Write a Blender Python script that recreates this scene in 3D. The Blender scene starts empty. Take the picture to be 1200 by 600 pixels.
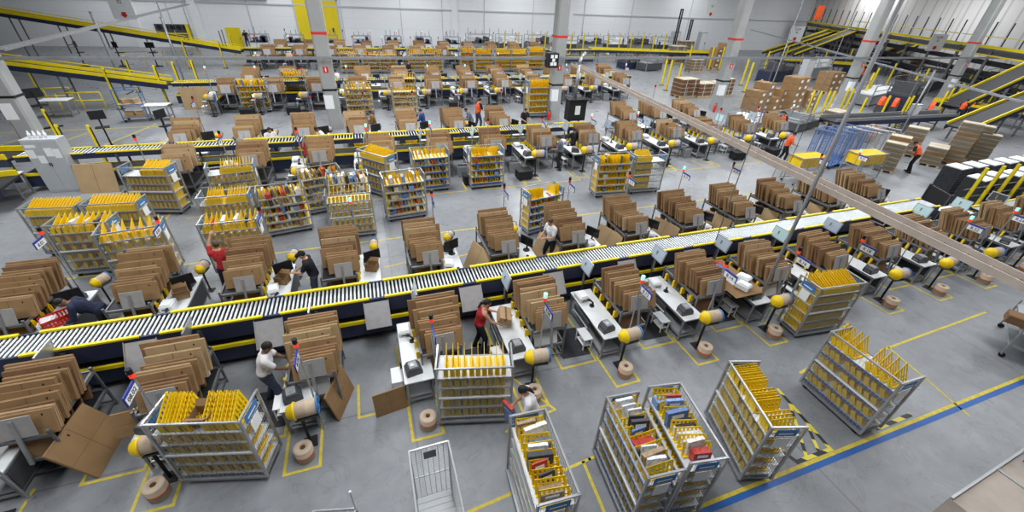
import bpy, math, random
from mathutils import Vector, Matrix, Euler
random.seed(7)
S = bpy.context.scene
COL = S.collection
PI = math.pi
R = math.radians

# ------------------------------------------------------------------ camera, world, light, exposure
YAW, PITCH, ROLL = R(19.95), R(32.95), R(2.72)
CAM_H = 7.7
fw = Vector((math.sin(YAW)*math.cos(PITCH), math.cos(YAW)*math.cos(PITCH), -math.sin(PITCH)))
r0 = Vector((math.cos(YAW), -math.sin(YAW), 0)); u0 = r0.cross(fw)
rr = math.cos(ROLL)*r0+math.sin(ROLL)*u0; uu = -math.sin(ROLL)*r0+math.cos(ROLL)*u0
cam = bpy.data.cameras.new('camera'); camo = bpy.data.objects.new('camera', cam); COL.objects.link(camo)
camo.matrix_world = Matrix(((rr.x, uu.x, -fw.x, 0), (rr.y, uu.y, -fw.y, 0), (rr.z, uu.z, -fw.z, CAM_H), (0, 0, 0, 1)))
cam.sensor_width = 36; cam.lens = 476/1200*36; cam.clip_end = 400; cam.clip_start = .1
S.camera = camo
W = bpy.data.worlds.new('world'); S.world = W; W.use_nodes = True
W.node_tree.nodes['Background'].inputs[0].default_value = (.86, .93, 1, 1)
W.node_tree.nodes['Background'].inputs[1].default_value = 0.06
def area(x, y, sx, sy, watts, col=(.95, .98, 1), z=11.5):
    l = bpy.data.lights.new('high_bay_and_fill_light', 'AREA'); l.shape = 'RECTANGLE'; l.size = sx; l.size_y = sy; l.energy = watts; l.color = col
    o = bpy.data.objects.new('high_bay_and_fill_light', l); COL.objects.link(o); o.location = (x, y, z); return o
for (lx, ly, w) in [(-12, 5, 1000), (-12, 19, 1450), (-12, 34, 1300), (-12, 50, 950), (1, 5, 1000), (1, 19, 1450), (1, 34, 1300), (1, 50, 950), (14, 5, 800), (14, 19, 1450), (14, 34, 1300), (14, 50, 950), (27, 5, 800), (27, 19, 1450), (27, 34, 1300), (27, 50, 950), (40, 5, 800), (40, 19, 1450), (40, 34, 1300), (40, 50, 950), (-25, 63, 780), (-8, 63, 780), (8, 63, 780), (24, 63, 780), (40, 63, 780), (56, 63, 780), (55, 22, 1200), (68, 40, 1300), (78, 55, 1200)]:
    area(lx, ly, 2.2, 9, w)  # lamps along the back and right walls are added to brighten those walls
S.view_settings.view_transform = 'Standard'; S.view_settings.look = 'None'; S.view_settings.gamma = 1
S.view_settings.use_curve_mapping = False; S.view_settings.exposure = 0.0

# ------------------------------------------------------------------ materials
MATS = {}
def M(name, rgb=None, rough=.6, metal=0, var=.12, scale=6, emit=0, alpha=1, spec=.4):
    if name in MATS: return MATS[name]
    m = bpy.data.materials.new(name); m.use_nodes = True; nt = m.node_tree; b = nt.nodes['Principled BSDF']
    b.inputs['Roughness'].default_value = rough; b.inputs['Metallic'].default_value = metal
    b.inputs['Specular IOR Level'].default_value = spec
    if var:
        tc = nt.nodes.new('ShaderNodeTexCoord'); n = nt.nodes.new('ShaderNodeTexNoise'); n.inputs['Scale'].default_value = scale; n.inputs['Detail'].default_value = 4
        rp = nt.nodes.new('ShaderNodeValToRGB'); e = rp.color_ramp.elements
        e[0].position = .3; e[1].position = .7
        e[0].color = tuple(c*(1-var) for c in rgb)+(1,); e[1].color = tuple(min(1, c*(1+var)) for c in rgb)+(1,)
        nt.links.new(tc.outputs['Object'], n.inputs['Vector']); nt.links.new(n.outputs['Fac'], rp.inputs['Fac']); nt.links.new(rp.outputs['Color'], b.inputs['Base Color'])
    else: b.inputs['Base Color'].default_value = (*rgb, 1)
    if emit:
        b.inputs['Emission Color'].default_value = (*rgb, 1); b.inputs['Emission Strength'].default_value = emit
    if alpha < 1: b.inputs['Alpha'].default_value = alpha
    MATS[name] = m; return m
for a in [('card', (.29, .172, .078), .8, 0, .10, 3), ('card_dark', (.20, .105, .05), .85, 0, .12, 3), ('card_light', (.40, .275, .145), .8, 0, .08, 3), ('card_edge', (.2, .105, .05), .9, 0, .2, 20),
          ('kraft', (.50, .39, .29), .75, 0, .08, 8), ('yellow', (.86, .58, .005), .45, 0, .06, 4), ('tape_yellow', (.60, .47, .05), .6, 0, .18, 9),
          ('guard_yellow', (.82, .64, .01), .5, 0, .08, 2), ('steel', (.34, .35, .37), .4, .55, .10, 5), ('steel_dark', (.17, .175, .185), .5, .4, .12, 5),
          ('alu', (.42, .43, .45), .35, .6, .06, 4), ('white', (.80, .81, .82), .5, 0, .04, 3), ('table_top', (.70, .72, .73), .35, 0, .05, 5), ('black', (.010, .010, .012), .6, 0, .2, 5),
          ('rubber', (.03, .031, .036), .8, 0, .25, 8), ('dark_grey', (.07, .073, .08), .55, 0, .12, 5), ('grey_plate', (.40, .385, .39), .45, .25, .08, 7), ('mid_grey', (.26, .27, .28), .6, 0, .1, 4),
          ('navy', (.02, .027, .06), .5, 0, .1, 3), ('blue', (.015, .10, .36), .5, 0, .08, 4), ('label_blue', (.04, .20, .50), .5, 0, .1, 8), ('paper', (.82, .83, .84), .8, 0, .03, 5),
          ('cart_wire', (.42, .43, .44), .4, .5, 0, 1), ('cart_panel', (.60, .62, .64), .35, .1, .06, 3), ('shelf_white', (.62, .63, .64), .4, 0, .06, 4),
          ('red', (.62, .03, .02), .5, 0, .1, 4), ('orange', (.85, .12, .03), .6, 0, .12, 8), ('concrete', (.33, .335, .33), .8, 0, .06, 1.2), ('cabinet', (.46, .48, .50), .45, .1, .04, 2),
          ('skin', (.50, .27, .17), .6, 0, .06, 9), ('skin_dark', (.20, .105, .065), .6, 0, .06, 9), ('hair', (.012, .009, .008), .6, 0, .2, 30), ('hair_brown', (.07, .035, .02), .6, 0, .2, 30),
          ('cloth_white', (.72, .70, .72), .85, 0, .08, 12), ('cloth_black', (.012, .013, .018), .9, 0, .2, 12), ('cloth_red', (.42, .02, .025), .85, 0, .2, 18), ('cloth_blue', (.03, .06, .22), .85, 0, .15, 12),
          ('cloth_navy', (.018, .024, .055), .9, 0, .2, 12), ('cloth_grey', (.13, .15, .19), .85, 0, .12, 12), ('cloth_brown', (.18, .09, .02), .85, 0, .12, 12), ('jeans', (.045, .055, .09), .9, 0, .2, 14),
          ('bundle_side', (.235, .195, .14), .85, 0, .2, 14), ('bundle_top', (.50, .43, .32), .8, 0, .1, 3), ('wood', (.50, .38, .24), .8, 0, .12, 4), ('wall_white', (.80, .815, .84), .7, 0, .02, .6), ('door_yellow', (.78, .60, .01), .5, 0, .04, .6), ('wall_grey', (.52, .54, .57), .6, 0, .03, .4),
          ('belt', (.02, .021, .026), .6, 0, .15, 3), ('roller', (.66, .70, .72), .30, .45, .05, 3), ('belt_white', (.80, .83, .85), .4, 0, .04, 2), ('plate_tan', (.45, .38, .33), .7, 0, .12, 3), ('blue_frame', (.10, .19, .42), .5, .1, .08, 3)]:
    M(*a)
M('lamp_red', (1, .05, .02), .4, 0, 0, emit=.5); M('lamp_green', (.35, 1, .85), .4, 0, 0, emit=.7); M('lamp_off', (.05, .05, .055), .4, 0, 0)
M('screen', (.40, .56, .58), .3, 0, 0, emit=.2)
M('conduit', (.36, .36, .38), .55, 0, .06, 3); M('screen_off', (.012, .013, .016), .2, 0, 0)
PANEL = M('mesh_panel', (.20, .21, .22), .4, 0, 0, alpha=.16)
PROD = [M('product_%d' % i, c, .5, 0, .35, 22) for i, c in enumerate([(.66, .67, .70), (.10, .17, .36), (.45, .05, .04), (.04, .04, .05), (.30, .21, .12), (.70, .66, .60), (.14, .17, .20), (.62, .64, .68), (.2, .32, .55)])]

def floor_mat():
    m = bpy.data.materials.new('polished_concrete'); m.use_nodes = True; nt = m.node_tree; N = nt.nodes; L = nt.links; b = N['Principled BSDF']
    tc = N.new('ShaderNodeTexCoord')
    def noise(sc, det, lo, hi, ca, cb):
        n = N.new('ShaderNodeTexNoise'); n.inputs['Scale'].default_value = sc; n.inputs['Detail'].default_value = det; L.new(tc.outputs['Object'], n.inputs['Vector'])
        r = N.new('ShaderNodeValToRGB'); e = r.color_ramp.elements; e[0].position = lo; e[1].position = hi; e[0].color = (*ca, 1); e[1].color = (*cb, 1); L.new(n.outputs['Fac'], r.inputs['Fac']); return r
    a = noise(.35, 6, .3, .7, (0.232, 0.24, 0.255), (0.295, 0.305, 0.32)); c = noise(3.5, 8, .35, .72, (.86, .86, .87), (1, 1, 1))
    mx = N.new('ShaderNodeMix'); mx.data_type = 'RGBA'; mx.blend_type = 'MULTIPLY'; mx.inputs[0].default_value = 1
    L.new(a.outputs[0], mx.inputs[6]); L.new(c.outputs[0], mx.inputs[7])
    # dark scuffs with shapes of their own
    w = N.new('ShaderNodeTexNoise'); w.inputs['Scale'].default_value = .8; w.inputs['Distortion'].default_value = 2.2; w.inputs['Detail'].default_value = 3; L.new(tc.outputs['Object'], w.inputs['Vector'])
    r = N.new('ShaderNodeValToRGB'); e = r.color_ramp.elements; e[0].position = .485; e[0].color = (1, 1, 1, 1); e[1].position = .515; e[1].color = (1, 1, 1, 1)
    k = r.color_ramp.elements.new(.5); k.color = (.86, .86, .86, 1); L.new(w.outputs['Fac'], r.inputs['Fac'])
    m2 = N.new('ShaderNodeMix'); m2.data_type = 'RGBA'; m2.blend_type = 'MULTIPLY'; m2.inputs[0].default_value = 1
    L.new(mx.outputs[2], m2.inputs[6]); L.new(r.outputs[0], m2.inputs[7])
    # saw-cut joints
    br = N.new('ShaderNodeTexBrick'); br.offset = 0; br.inputs['Scale'].default_value = 1; br.inputs['Brick Width'].default_value = 7.5; br.inputs['Row Height'].default_value = 6.1; br.inputs['Mortar Size'].default_value = .018
    br.inputs['Color1'].default_value = br.inputs['Color2'].default_value = (1, 1, 1, 1); br.inputs['Mortar'].default_value = (.72, .72, .73, 1); L.new(tc.outputs['Object'], br.inputs['Vector'])
    m3 = N.new('ShaderNodeMix'); m3.data_type = 'RGBA'; m3.blend_type = 'MULTIPLY'; m3.inputs[0].default_value = 1
    L.new(m2.outputs[2], m3.inputs[6]); L.new(br.outputs['Color'], m3.inputs[7]); L.new(m3.outputs[2], b.inputs['Base Color'])
    rg = noise(1.2, 5, .3, .7, (.25, .25, .25), (.42, .42, .42)); L.new(rg.outputs[0], b.inputs['Roughness']); b.inputs['Specular IOR Level'].default_value = .35
    return m
def stripe_mat():
    m = bpy.data.materials.new('hazard_tape'); m.use_nodes = True; nt = m.node_tree; b = nt.nodes['Principled BSDF']
    tc = nt.nodes.new('ShaderNodeTexCoord'); w = nt.nodes.new('ShaderNodeTexWave'); w.inputs['Scale'].default_value = 1.1; w.bands_direction = 'DIAGONAL'
    r = nt.nodes.new('ShaderNodeValToRGB'); r.color_ramp.interpolation = 'CONSTANT'; e = r.color_ramp.elements; e[0].color = (.02, .02, .02, 1); e[1].position = .5; e[1].color = (.75, .62, .06, 1)
    nt.links.new(tc.outputs['Object'], w.inputs['Vector']); nt.links.new(w.outputs['Fac'], r.inputs['Fac']); nt.links.new(r.outputs[0], b.inputs['Base Color']); return m
def wall_mat(name, rgb, rgb2, wd, ht, mortar):
    m = bpy.data.materials.new(name); m.use_nodes = True; nt = m.node_tree; b = nt.nodes['Principled BSDF']; b.inputs['Roughness'].default_value = .7
    tc = nt.nodes.new('ShaderNodeTexCoord'); mp = nt.nodes.new('ShaderNodeMapping'); mp.inputs['Rotation'].default_value = (R(90), 0, 0)
    br = nt.nodes.new('ShaderNodeTexBrick'); br.offset = 0; br.inputs['Scale'].default_value = 1; br.inputs['Brick Width'].default_value = wd; br.inputs['Row Height'].default_value = ht; br.inputs['Mortar Size'].default_value = mortar
    br.inputs['Color1'].default_value = (*rgb, 1); br.inputs['Color2'].default_value = (*rgb, 1); br.inputs['Mortar'].default_value = (*rgb2, 1)
    nt.links.new(tc.outputs['Object'], mp.inputs[0]); nt.links.new(mp.outputs[0], br.inputs['Vector']); nt.links.new(br.outputs['Color'], b.inputs['Base Color']); return m
def G(n): return n if not isinstance(n, str) else MATS[n]

# ------------------------------------------------------------------ mesh helpers
class MB:
    def __init__(s): s.v = []; s.f = []; s.m = []
    def add(s, vs, fs, m=0):
        o = len(s.v); s.v += [tuple(v) for v in vs]; s.f += [tuple(i+o for i in f) for f in fs]; s.m += [m]*len(fs); return s
    def box(s, x0, x1, y0, y1, z0, z1, m=0, mat=None):
        vs = [Vector(p) for p in [(x0, y0, z0), (x1, y0, z0), (x1, y1, z0), (x0, y1, z0), (x0, y0, z1), (x1, y0, z1), (x1, y1, z1), (x0, y1, z1)]]
        if mat is not None: vs = [mat @ v for v in vs]
        return s.add(vs, [(3, 2, 1, 0), (4, 5, 6, 7), (0, 1, 5, 4), (1, 2, 6, 5), (2, 3, 7, 6), (3, 0, 4, 7)], m)
    def cbox(s, x0, x1, y0, y1, z0, z1, c=.01, m=0, mat=None):   # box with chamfered edges
        vs = []; idx = {}
        X = (x0, x1); Y = (y0, y1); Z = (z0, z1)
        for i in (0, 1):
            for j in (0, 1):
                for k in (0, 1):
                    sx, sy, sz = (1-2*i)*c, (1-2*j)*c, (1-2*k)*c
                    for a, p in (('x', (X[i], Y[j]+sy, Z[k]+sz)), ('y', (X[i]+sx, Y[j], Z[k]+sz)), ('z', (X[i]+sx, Y[j]+sy, Z[k]))):
                        idx[i, j, k, a] = len(vs); vs.append(Vector(p))
        if mat is not None: vs = [mat @ v for v in vs]
        fs = []
        I = lambda i, j, k, a: idx[i, j, k, a]
        fs += [tuple(I(0, j, k, 'x') for j, k in ((0, 0), (0, 1), (1, 1), (1, 0))), tuple(I(1, j, k, 'x') for j, k in ((0, 0), (1, 0), (1, 1), (0, 1)))]
        fs += [tuple(I(i, 0, k, 'y') for i, k in ((0, 0), (1, 0), (1, 1), (0, 1))), tuple(I(i, 1, k, 'y') for i, k in ((0, 0), (0, 1), (1, 1), (1, 0)))]
        fs += [tuple(I(i, j, 0, 'z') for i, j in ((0, 0), (0, 1), (1, 1), (1, 0))), tuple(I(i, j, 1, 'z') for i, j in ((0, 0), (1, 0), (1, 1), (0, 1)))]
        for a in (0, 1):
            for b in (0, 1):
                fs.append((I(0, a, b, 'y'), I(1, a, b, 'y'), I(1, a, b, 'z'), I(0, a, b, 'z')))
                fs.append((I(a, 0, b, 'x'), I(a, 1, b, 'x'), I(a, 1, b, 'z'), I(a, 0, b, 'z')))
                fs.append((I(a, b, 0, 'x'), I(a, b, 1, 'x'), I(a, b, 1, 'y'), I(a, b, 0, 'y')))
        for i in (0, 1):
            for j in (0, 1):
                for k in (0, 1): fs.append((I(i, j, k, 'x'), I(i, j, k, 'y'), I(i, j, k, 'z')))
        return s.add(vs, fs, m)
    def bar(s, p, q, w=.04, h=None, m=0):
        p = Vector(p); q = Vector(q); d = q-p; L = d.length; h = h or w
        z = Vector((0, 0, 1)) if abs(d.normalized().z) < .95 else Vector((1, 0, 0))
        x = d.normalized(); y = z.cross(x).normalized(); zz = x.cross(y)
        mt = Matrix(((x.x, y.x, zz.x, p.x), (x.y, y.y, zz.y, p.y), (x.z, y.z, zz.z, p.z), (0, 0, 0, 1)))
        return s.box(0, L, -w/2, w/2, -h/2, h/2, m, mt)
    def cyl(s, p, q, r, n=10, r2=None, m=0, caps=True):
        p = Vector(p); q = Vector(q); d = (q-p).normalized(); a = d.orthogonal().normalized(); b = d.cross(a); r2 = r if r2 is None else r2
        vs = []
        for c, rad in ((p, r), (q, r2)):
            for i in range(n): t = 2*PI*i/n; vs.append(c+a*(rad*math.cos(t))+b*(rad*math.sin(t)))
        fs = [(i, (i+1) % n, n+(i+1) % n, n+i) for i in range(n)]
        if caps: fs += [tuple(range(n))[::-1], tuple(range(n, 2*n))]
        return s.add(vs, fs, m)
    def lathe(s, prof, c=(0, 0, 0), ax=(0, 0, 1), n=16, m=0, ms=None):
        c = Vector(c); d = Vector(ax).normalized(); a = d.orthogonal().normalized(); b = d.cross(a); o = len(s.v)
        for r_, h in prof:
            for i in range(n): t = 2*PI*i/n; s.v.append(tuple(c+d*h+a*(r_*math.cos(t))+b*(r_*math.sin(t))))
        for j in range(len(prof)-1):
            for i in range(n): s.f.append((o+j*n+i, o+j*n+(i+1) % n, o+(j+1)*n+(i+1) % n, o+(j+1)*n+i)); s.m.append(ms[j] if ms else m)
        return s
    def tube(s, pts, r, n=6, m=0):
        for p, q in zip(pts, pts[1:]): s.cyl(p, q, r, n, m=m)
        return s
    def prism(s, poly, t, mat=None, m=0):      # poly in xz, thickness t along y (centred)
        n = len(poly); vs = [Vector((x, -t/2, z)) for x, z in poly]+[Vector((x, t/2, z)) for x, z in poly]
        if mat is not None: vs = [mat @ v for v in vs]
        fs = [tuple(range(n)), tuple(range(n, 2*n))[::-1]]+[(i, n+i, n+(i+1) % n, (i+1) % n) for i in range(n)]
        return s.add(vs, fs, m)
    def ell(s, c, rad, n=10, k=7, m=0, mat=None):
        vs = []; c = Vector(c)
        for j in range(k+1):
            ph = PI*j/k
            for i in range(n):
                t = 2*PI*i/n; v = Vector((rad[0]*math.sin(ph)*math.cos(t), rad[1]*math.sin(ph)*math.sin(t), rad[2]*math.cos(ph)))
                vs.append(c+(mat @ v if mat is not None else v))
        fs = [(j*n+i, (j+1)*n+i, (j+1)*n+(i+1) % n, j*n+(i+1) % n) for j in range(k) for i in range(n)]
        return s.add(vs, fs, m)
    def mesh(s, name, mats, smooth=False):
        me = bpy.data.meshes.new(name); me.from_pydata(s.v, [], s.f)
        for x in (mats if isinstance(mats, (list, tuple)) else [mats]): me.materials.append(G(x))
        me.polygons.foreach_set('material_index', s.m)
        if smooth: me.polygons.foreach_set('use_smooth', [True]*len(s.f))
        me.update(); return me
def ob(name, me, parent=None, loc=None, rot=None, scale=None, label=None):
    o = bpy.data.objects.new(name, me); COL.objects.link(o)
    if parent: o.parent = parent
    if loc is not None: o.location = loc
    if rot is not None: o.rotation_euler = rot
    if scale is not None: o.scale = scale if not isinstance(scale, (int, float)) else (scale,)*3
    if label: o['label'] = label
    return o
def tag(o, label, cat, group=None, kind=None):
    o['label'] = label; o['category'] = cat
    if group: o['group'] = group
    if kind: o['kind'] = kind
    return o
def struct(name, mb, mats, label=None):
    o = ob(name, mb.mesh(name, mats)); o['kind'] = 'structure'
    if label: o['label'] = label
    return o
def thing(name, label, cat, loc=(0, 0, 0), rz=0, group=None, scale=1):
    return tag(ob(name, None, None, loc, (0, 0, rz), scale), label, cat, group)
# a kit is a list of (part name, mesh, [sub parts], offset, label); spawn() copies it with shared mesh data
def spawn(name, kit, label, cat, loc, rz=0, group=None, scale=1):
    root = thing(name, label, cat, loc, rz, group, scale)
    for k in kit:
        p = ob(k[0], k[1], root, k[3] if len(k) > 3 else None, None, None, k[4] if len(k) > 4 else None)
        for q in (k[2] if len(k) > 2 and k[2] else []): ob(q[0], q[1], p, q[2] if len(q) > 2 else None)
    return root
def single(name, me, label, cat, loc, rot=(0, 0, 0), group=None, scale=1):
    return tag(ob(name, me, None, loc, rot, scale), label, cat, group)
def text_mesh(txt, size, mat, depth=.002):
    c = bpy.data.curves.new('lettering', 'FONT'); c.body = txt; c.size = size; c.extrude = depth; c.align_x = 'CENTER'; c.align_y = 'CENTER'; c.resolution_u = 2
    o = bpy.data.objects.new('lettering', c); COL.objects.link(o); dg = bpy.context.evaluated_depsgraph_get()
    me = bpy.data.meshes.new_from_object(o.evaluated_get(dg)); bpy.data.objects.remove(o); me.materials.clear(); me.materials.append(G(mat)); return me
ORD = ['first', 'second', 'third', 'fourth', 'fifth', 'sixth', 'seventh', 'eighth', 'ninth', 'tenth', 'eleventh', 'twelfth', 'thirteenth', 'fourteenth']

# ------------------------------------------------------------------ the shell: floor, walls, pillars
f = MB(); f.box(-60, 150, -8, 71, -.2, 0); fl = ob('floor', f.mesh('floor', floor_mat())); fl['kind'] = 'structure'
BW = 70.0
cx_, cz_ = 86.0, 0
w = MB(); w.box(-60, cx_, BW, BW+.3, 0, 14); struct('wall_back', w, wall_mat('insulated_panel', (.80, .815, .84), (.66, .68, .70), 6.0, 1.25, .012))
wr0 = Vector((cx_, BW, 0)); wr1 = Vector((60, 22, 0)); dwr = (wr1-wr0).normalized()
w = MB(); w.bar((cx_+.15, BW, 7), (wr1.x+8.15, wr1.y, 7), .3, 14); wright = struct('wall_right', w, wall_mat('corrugated_panel', (.68, .66, .65), (.50, .49, .48), .6, 30, .05))
PX = [-17, -2, 13, 28, 43, 58]; PY = 28.4
for i, px in enumerate(PX):
    p = MB(); c = .09; h = .40
    poly = [(-h+c, -h), (h-c, -h), (h, -h+c), (h, h-c), (h-c, h), (-h+c, h), (-h, h-c), (-h, -h+c)]
    vs = [(px+x, PY+y, 0) for x, y in poly]+[(px+x, PY+y, 14) for x, y in poly]
    p.add(vs, [(k, (k+1) % 8, 8+(k+1) % 8, 8+k) for k in range(8)])
    e = h+.006
    p.box(px-e, px+e, PY-e, PY+e, 5.28, 5.42, 1); p.box(px-e, px+e, PY-e, PY+e, 2.28, 2.40, 2); p.box(px-e-.004, px+.1, PY-e-.004, PY-.1, 1.25, 2.05, 3)
    p.box(px-.14, px+.14, PY-e-.01, PY-h, 3.3, 3.62, 1); p.box(px-.03, px+.03, PY-e-.014, PY-h, 3.36, 3.56, 3)
    struct('pillar_%d' % (i+1), p, ['concrete', 'red', 'black', 'paper'], 'grey concrete pillar with a red band and a dark ring')
d = MB()
d.box(-7.4, -4.78, BW-.12, BW, 0, 5.75); d.box(-4.72, -2.1, BW-.12, BW, 0, 5.75); d.box(-7.6, -7.4, BW-.1, BW, 0, 5.9, 1); d.box(-2.1, -1.9, BW-.1, BW, 0, 5.9, 1); d.box(-7.6, -1.9, BW-.1, BW, 5.75, 5.9, 1)
for k in (-5.1, -3.0): d.box(k-.08, k+.08, BW-.2, BW-.1, 2.0, 2.5, 2)
dr = ob('door_1', d.mesh('door_1', ['door_yellow', 'wall_grey', 'black'])); dr['kind'] = 'structure'; dr['label'] = 'tall yellow sliding door in the white back wall'
d = MB(); d.box(-16.3, -14.6, BW-.1, BW, 0, 2.35); d.box(-14.9, -14.8, BW-.16, BW, 1.0, 1.12, 1); dr = ob('door_2', d.mesh('door_2', ['door_yellow', 'black'])); dr['kind'] = 'structure'; dr['label'] = 'small yellow door in the back wall'
d = MB(); d.box(-24, -20.2, BW-.08, BW, .6, 2.6); d.box(-24, -20.2, BW-.2, BW, 1.5, 1.62, 1); d.box(-20.6, -20.3, BW-.4, BW-.1, .4, 2.6, 1)
for k in range(5): d.cyl((-23.5+k*.7, BW-.15, 2.25), (-23.5+k*.7, BW-.09, 2.25), .28, 8, m=2)
dr = ob('door_3', d.mesh('door_3', ['dark_grey', 'guard_yellow', 'black'])); dr['kind'] = 'structure'; dr['label'] = 'dark loading opening in the back wall'
t = MB(); t.box(-60, cx_, BW-.14, BW, 5.05, 5.22); t.box(-60, -10.5, BW-.5, BW, 5.6, 6.3, 1); struct('trim_1', t, ['wall_grey', 'wall_grey'], 'grey pipe run and modelled shadow band along the white back wall')  # pipe, plus a shorter grey strip standing in for a shadow band
t = MB()
for x in (-22, -13, -1.6, 6.5, 12.5, 19, 27, 36, 45, 57): t.box(x-.03, x+.03, BW-.1, BW, .9, 14)
struct('trim_2', t, ['wall_grey'], 'thin conduits running up the back wall')
t = MB()
for x in (14.4, 33.5): t.box(x-.45, x+.45, BW-.2, BW, 0, 14)
for x in (-19.2, -26): t.box(x-.45, x+.45, BW-.25, BW, 0, 14)
struct('trim_3', t, ['wall_white'], 'flat columns standing out of the back wall')

# floor markings
def tape(pts, w, mb, m=0, z=.003):
    for k_, ((x0, y0), (x1, y1)) in enumerate(zip(pts, pts[1:])):
        z += .0006
        d = Vector((x1-x0, y1-y0)).normalized(); n = Vector((-d.y, d.x))*w/2; e = d*w/2
        mb.add([(x0-e.x-n.x, y0-e.y-n.y, z), (x1+e.x-n.x, y1+e.y-n.y, z), (x1+e.x+n.x, y1+e.y+n.y, z), (x0-e.x+n.x, y0-e.y+n.y, z)], [(0, 1, 2, 3)], m)
YC = [8.70, 21.3, 36.0, 54.5]; SC = [1.0, 1.13, 1.20, 1.28]
SX = [4.65+2.36*k for k in range(-5, 9)]          # near side of the long roller conveyor
NX = [2.05+2.35*k for k in range(-4, 9)]          # far side (right edge of each table)
t = MB()
for X in SX:
    tape([(X, 6.15), (X, 5.15), (X+.62, 5.15), (X+.62, 6.15)], .055, t)
    tape([(X-.08, 7.9), (X-.08, 6.02), (X-1.02, 6.02), (X-1.02, 6.9)], .055, t)
for X in NX:
    tape([(X+.12, 11.6), (X+1.0, 11.75), (X+1.0, 10.9)], .05, t)
for (a, b) in [((-.9, 3.35), (3.2, 3.75)), ((3.2, 3.75), (3.6, 3.8)), ((12.2, 4.15), (17.2, 4.35)), ((9.35, 4.2), (9.9, 4.3))]: tape([a, b], .06, t)
tape([(3.05, 3.72), (2.95, 2.2)], .06, t); tape([(12.55, 4.2), (12.05, 2.1)], .05, t); tape([(2.4, 6.05), (3.0, 5.0), (1.8, 4.8)], .05, t)
for (x0, x1, y) in [(-10, 24, 13.4), (-10, 24, 16.9)]:
    x = x0
    while x < x1: tape([(x, y), (x+2.2, y)], .06, t); tape([(x+2.2, y), (x+2.2, y+1.0)], .06, t); x += 2.9
for x in (-19, -16.5, -14, -11.5): tape([(x, 25.5), (x+1.5, 31)], .09, t)
for y in (26, 30.5): tape([(-21, y), (-10.5, y)], .09, t)
for x in (1.6, 4.2, 6.8, 9.4, 12.1, 14.7, 17.3): tape([(x, 18.1), (x, 17.2), (x+.75, 17.2), (x+.75, 18.1)], .06, t)
struct('trim_4', t, ['tape_yellow'], 'yellow floor tape marking out the packing stations')
t = MB(); tape([(3.0, 2.33), (24, 2.48)], .07, t); tape([(3.0, 2.235), (24, 2.385)], .105, t, 1); struct('trim_5', t, ['tape_yellow', 'blue'], 'blue and yellow tape line across the floor')
t = MB(); tape([(8.35, 3.95), (8.13, 2.45), (7.2, 2.45), (7.1, 2.75)], .08, t, z=.005); tape([(8.3, 3.6), (7.5, 2.5)], .07, t, z=.006); tape([(8.15, 3.0), (7.85, 2.5)], .07, t, z=.006); tape([(9.6, 2.50), (10.7, 2.52)], .09, t, z=.006)
struct('trim_6', t, [stripe_mat()], 'black and yellow hazard tape on the floor')

# ------------------------------------------------------------------ cable trays and conduits
def tray(name, p, q, label, mat='steel', w=.35, h=.12, rung=True):
    p = Vector(p); q = Vector(q); d = (q-p); L = d.length; d.normalize(); n = Vector((-d.y, d.x, 0)).normalized()*w/2
    root = thing(name, label, 'cable tray', p)
    b = MB(); b.bar(n, n+d*L, .03, h); b.bar(-n, -n+d*L, .03, h); ob('side_rail', b.mesh('side_rail', mat), root)
    b = MB()
    k = .4
    while k < L: b.bar(-n+d*k-Vector((0, 0, h*.3)), n+d*k-Vector((0, 0, h*.3)), .05, .03); k += .4 if rung else 3
    ob('rung', b.mesh('rung', mat), root)
    return root
tray('cable_tray', (-40, 27.85, 4.13), (66, 27.85, 4.05), 'long grey cable tray running along the row of pillars', w=.3)
tray('cable_tray', (12.78, 25.5, 4.05), (9.55, .5, 4.05), 'brownish ladder cable tray slanting overhead from the black-boxed pillar', mat='plate_tan', w=.34, h=.14)
tray('cable_tray', (-13.45, 23.4, 5.0), (-18.4, 66, 5.0), 'grey cable tray crossing overhead above the inclined conveyors', w=.25)
tray('cable_tray', (32.12, 12.33)+(4.0,), (63.38, 61.57)+(4.0,), 'thin grey tray slanting in front of the mezzanine', w=.2, h=.1)
def conduit(p, top, r, label, mat='conduit', foot=True):
    root = thing('conduit_pole', label, 'conduit', p); b = MB(); b.cyl((0, 0, 0), (0, 0, top-p[2]), r, 10); ob('pipe', b.mesh('pipe', mat, True), root)
    b = MB(); b.cyl((0, 0, 0), (0, 0, .12), r*1.5, 10); b.cyl((0, 0, top-p[2]-.08), (0, 0, top-p[2]), r*1.3, 10); ob('collar', b.mesh('collar', 'steel'), root)
conduit((9.75, 6.2, .80), 9.8, .043, 'thick pale conduit dropping from the ceiling to the table with the brown board')
conduit((9.55, 8.1, 1.6), 9.5, .014, 'thin conduit rising from the display panel beside the brown board', 'steel')
for (px, py, top, r) in [(140,88,4.1,.09), (216,100,4.1,.07), (204,62,5,.06), (247,58,5,.05), (300,50,5.2,.03)]:
    pass
conduit((-20.55, 48.07)+(0,), 5.0, .10, 'grey post under the overhead tray near the blue trolley'); conduit((-14.29, 43.52)+(0,), 5.0, .07, 'grey post between the yellow guard posts and the first brown cartons', 'steel')
conduit((-20.45, 62.64)+(0,), 5.6, .06, 'thin grey post in front of the dark loading opening', 'steel'); conduit((-19.01, 65.78)+(0,), 5.6, .05, 'thin grey post near the small yellow door', 'steel')
conduit((19.65, 14.09)+(0,), 8.0, .015, 'thin drop rod hanging near the person in orange', 'steel_dark'); conduit((35.05, 18.32)+(0,), 4.6, .05, 'slender grey post behind the thick conduit', 'steel')

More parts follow.
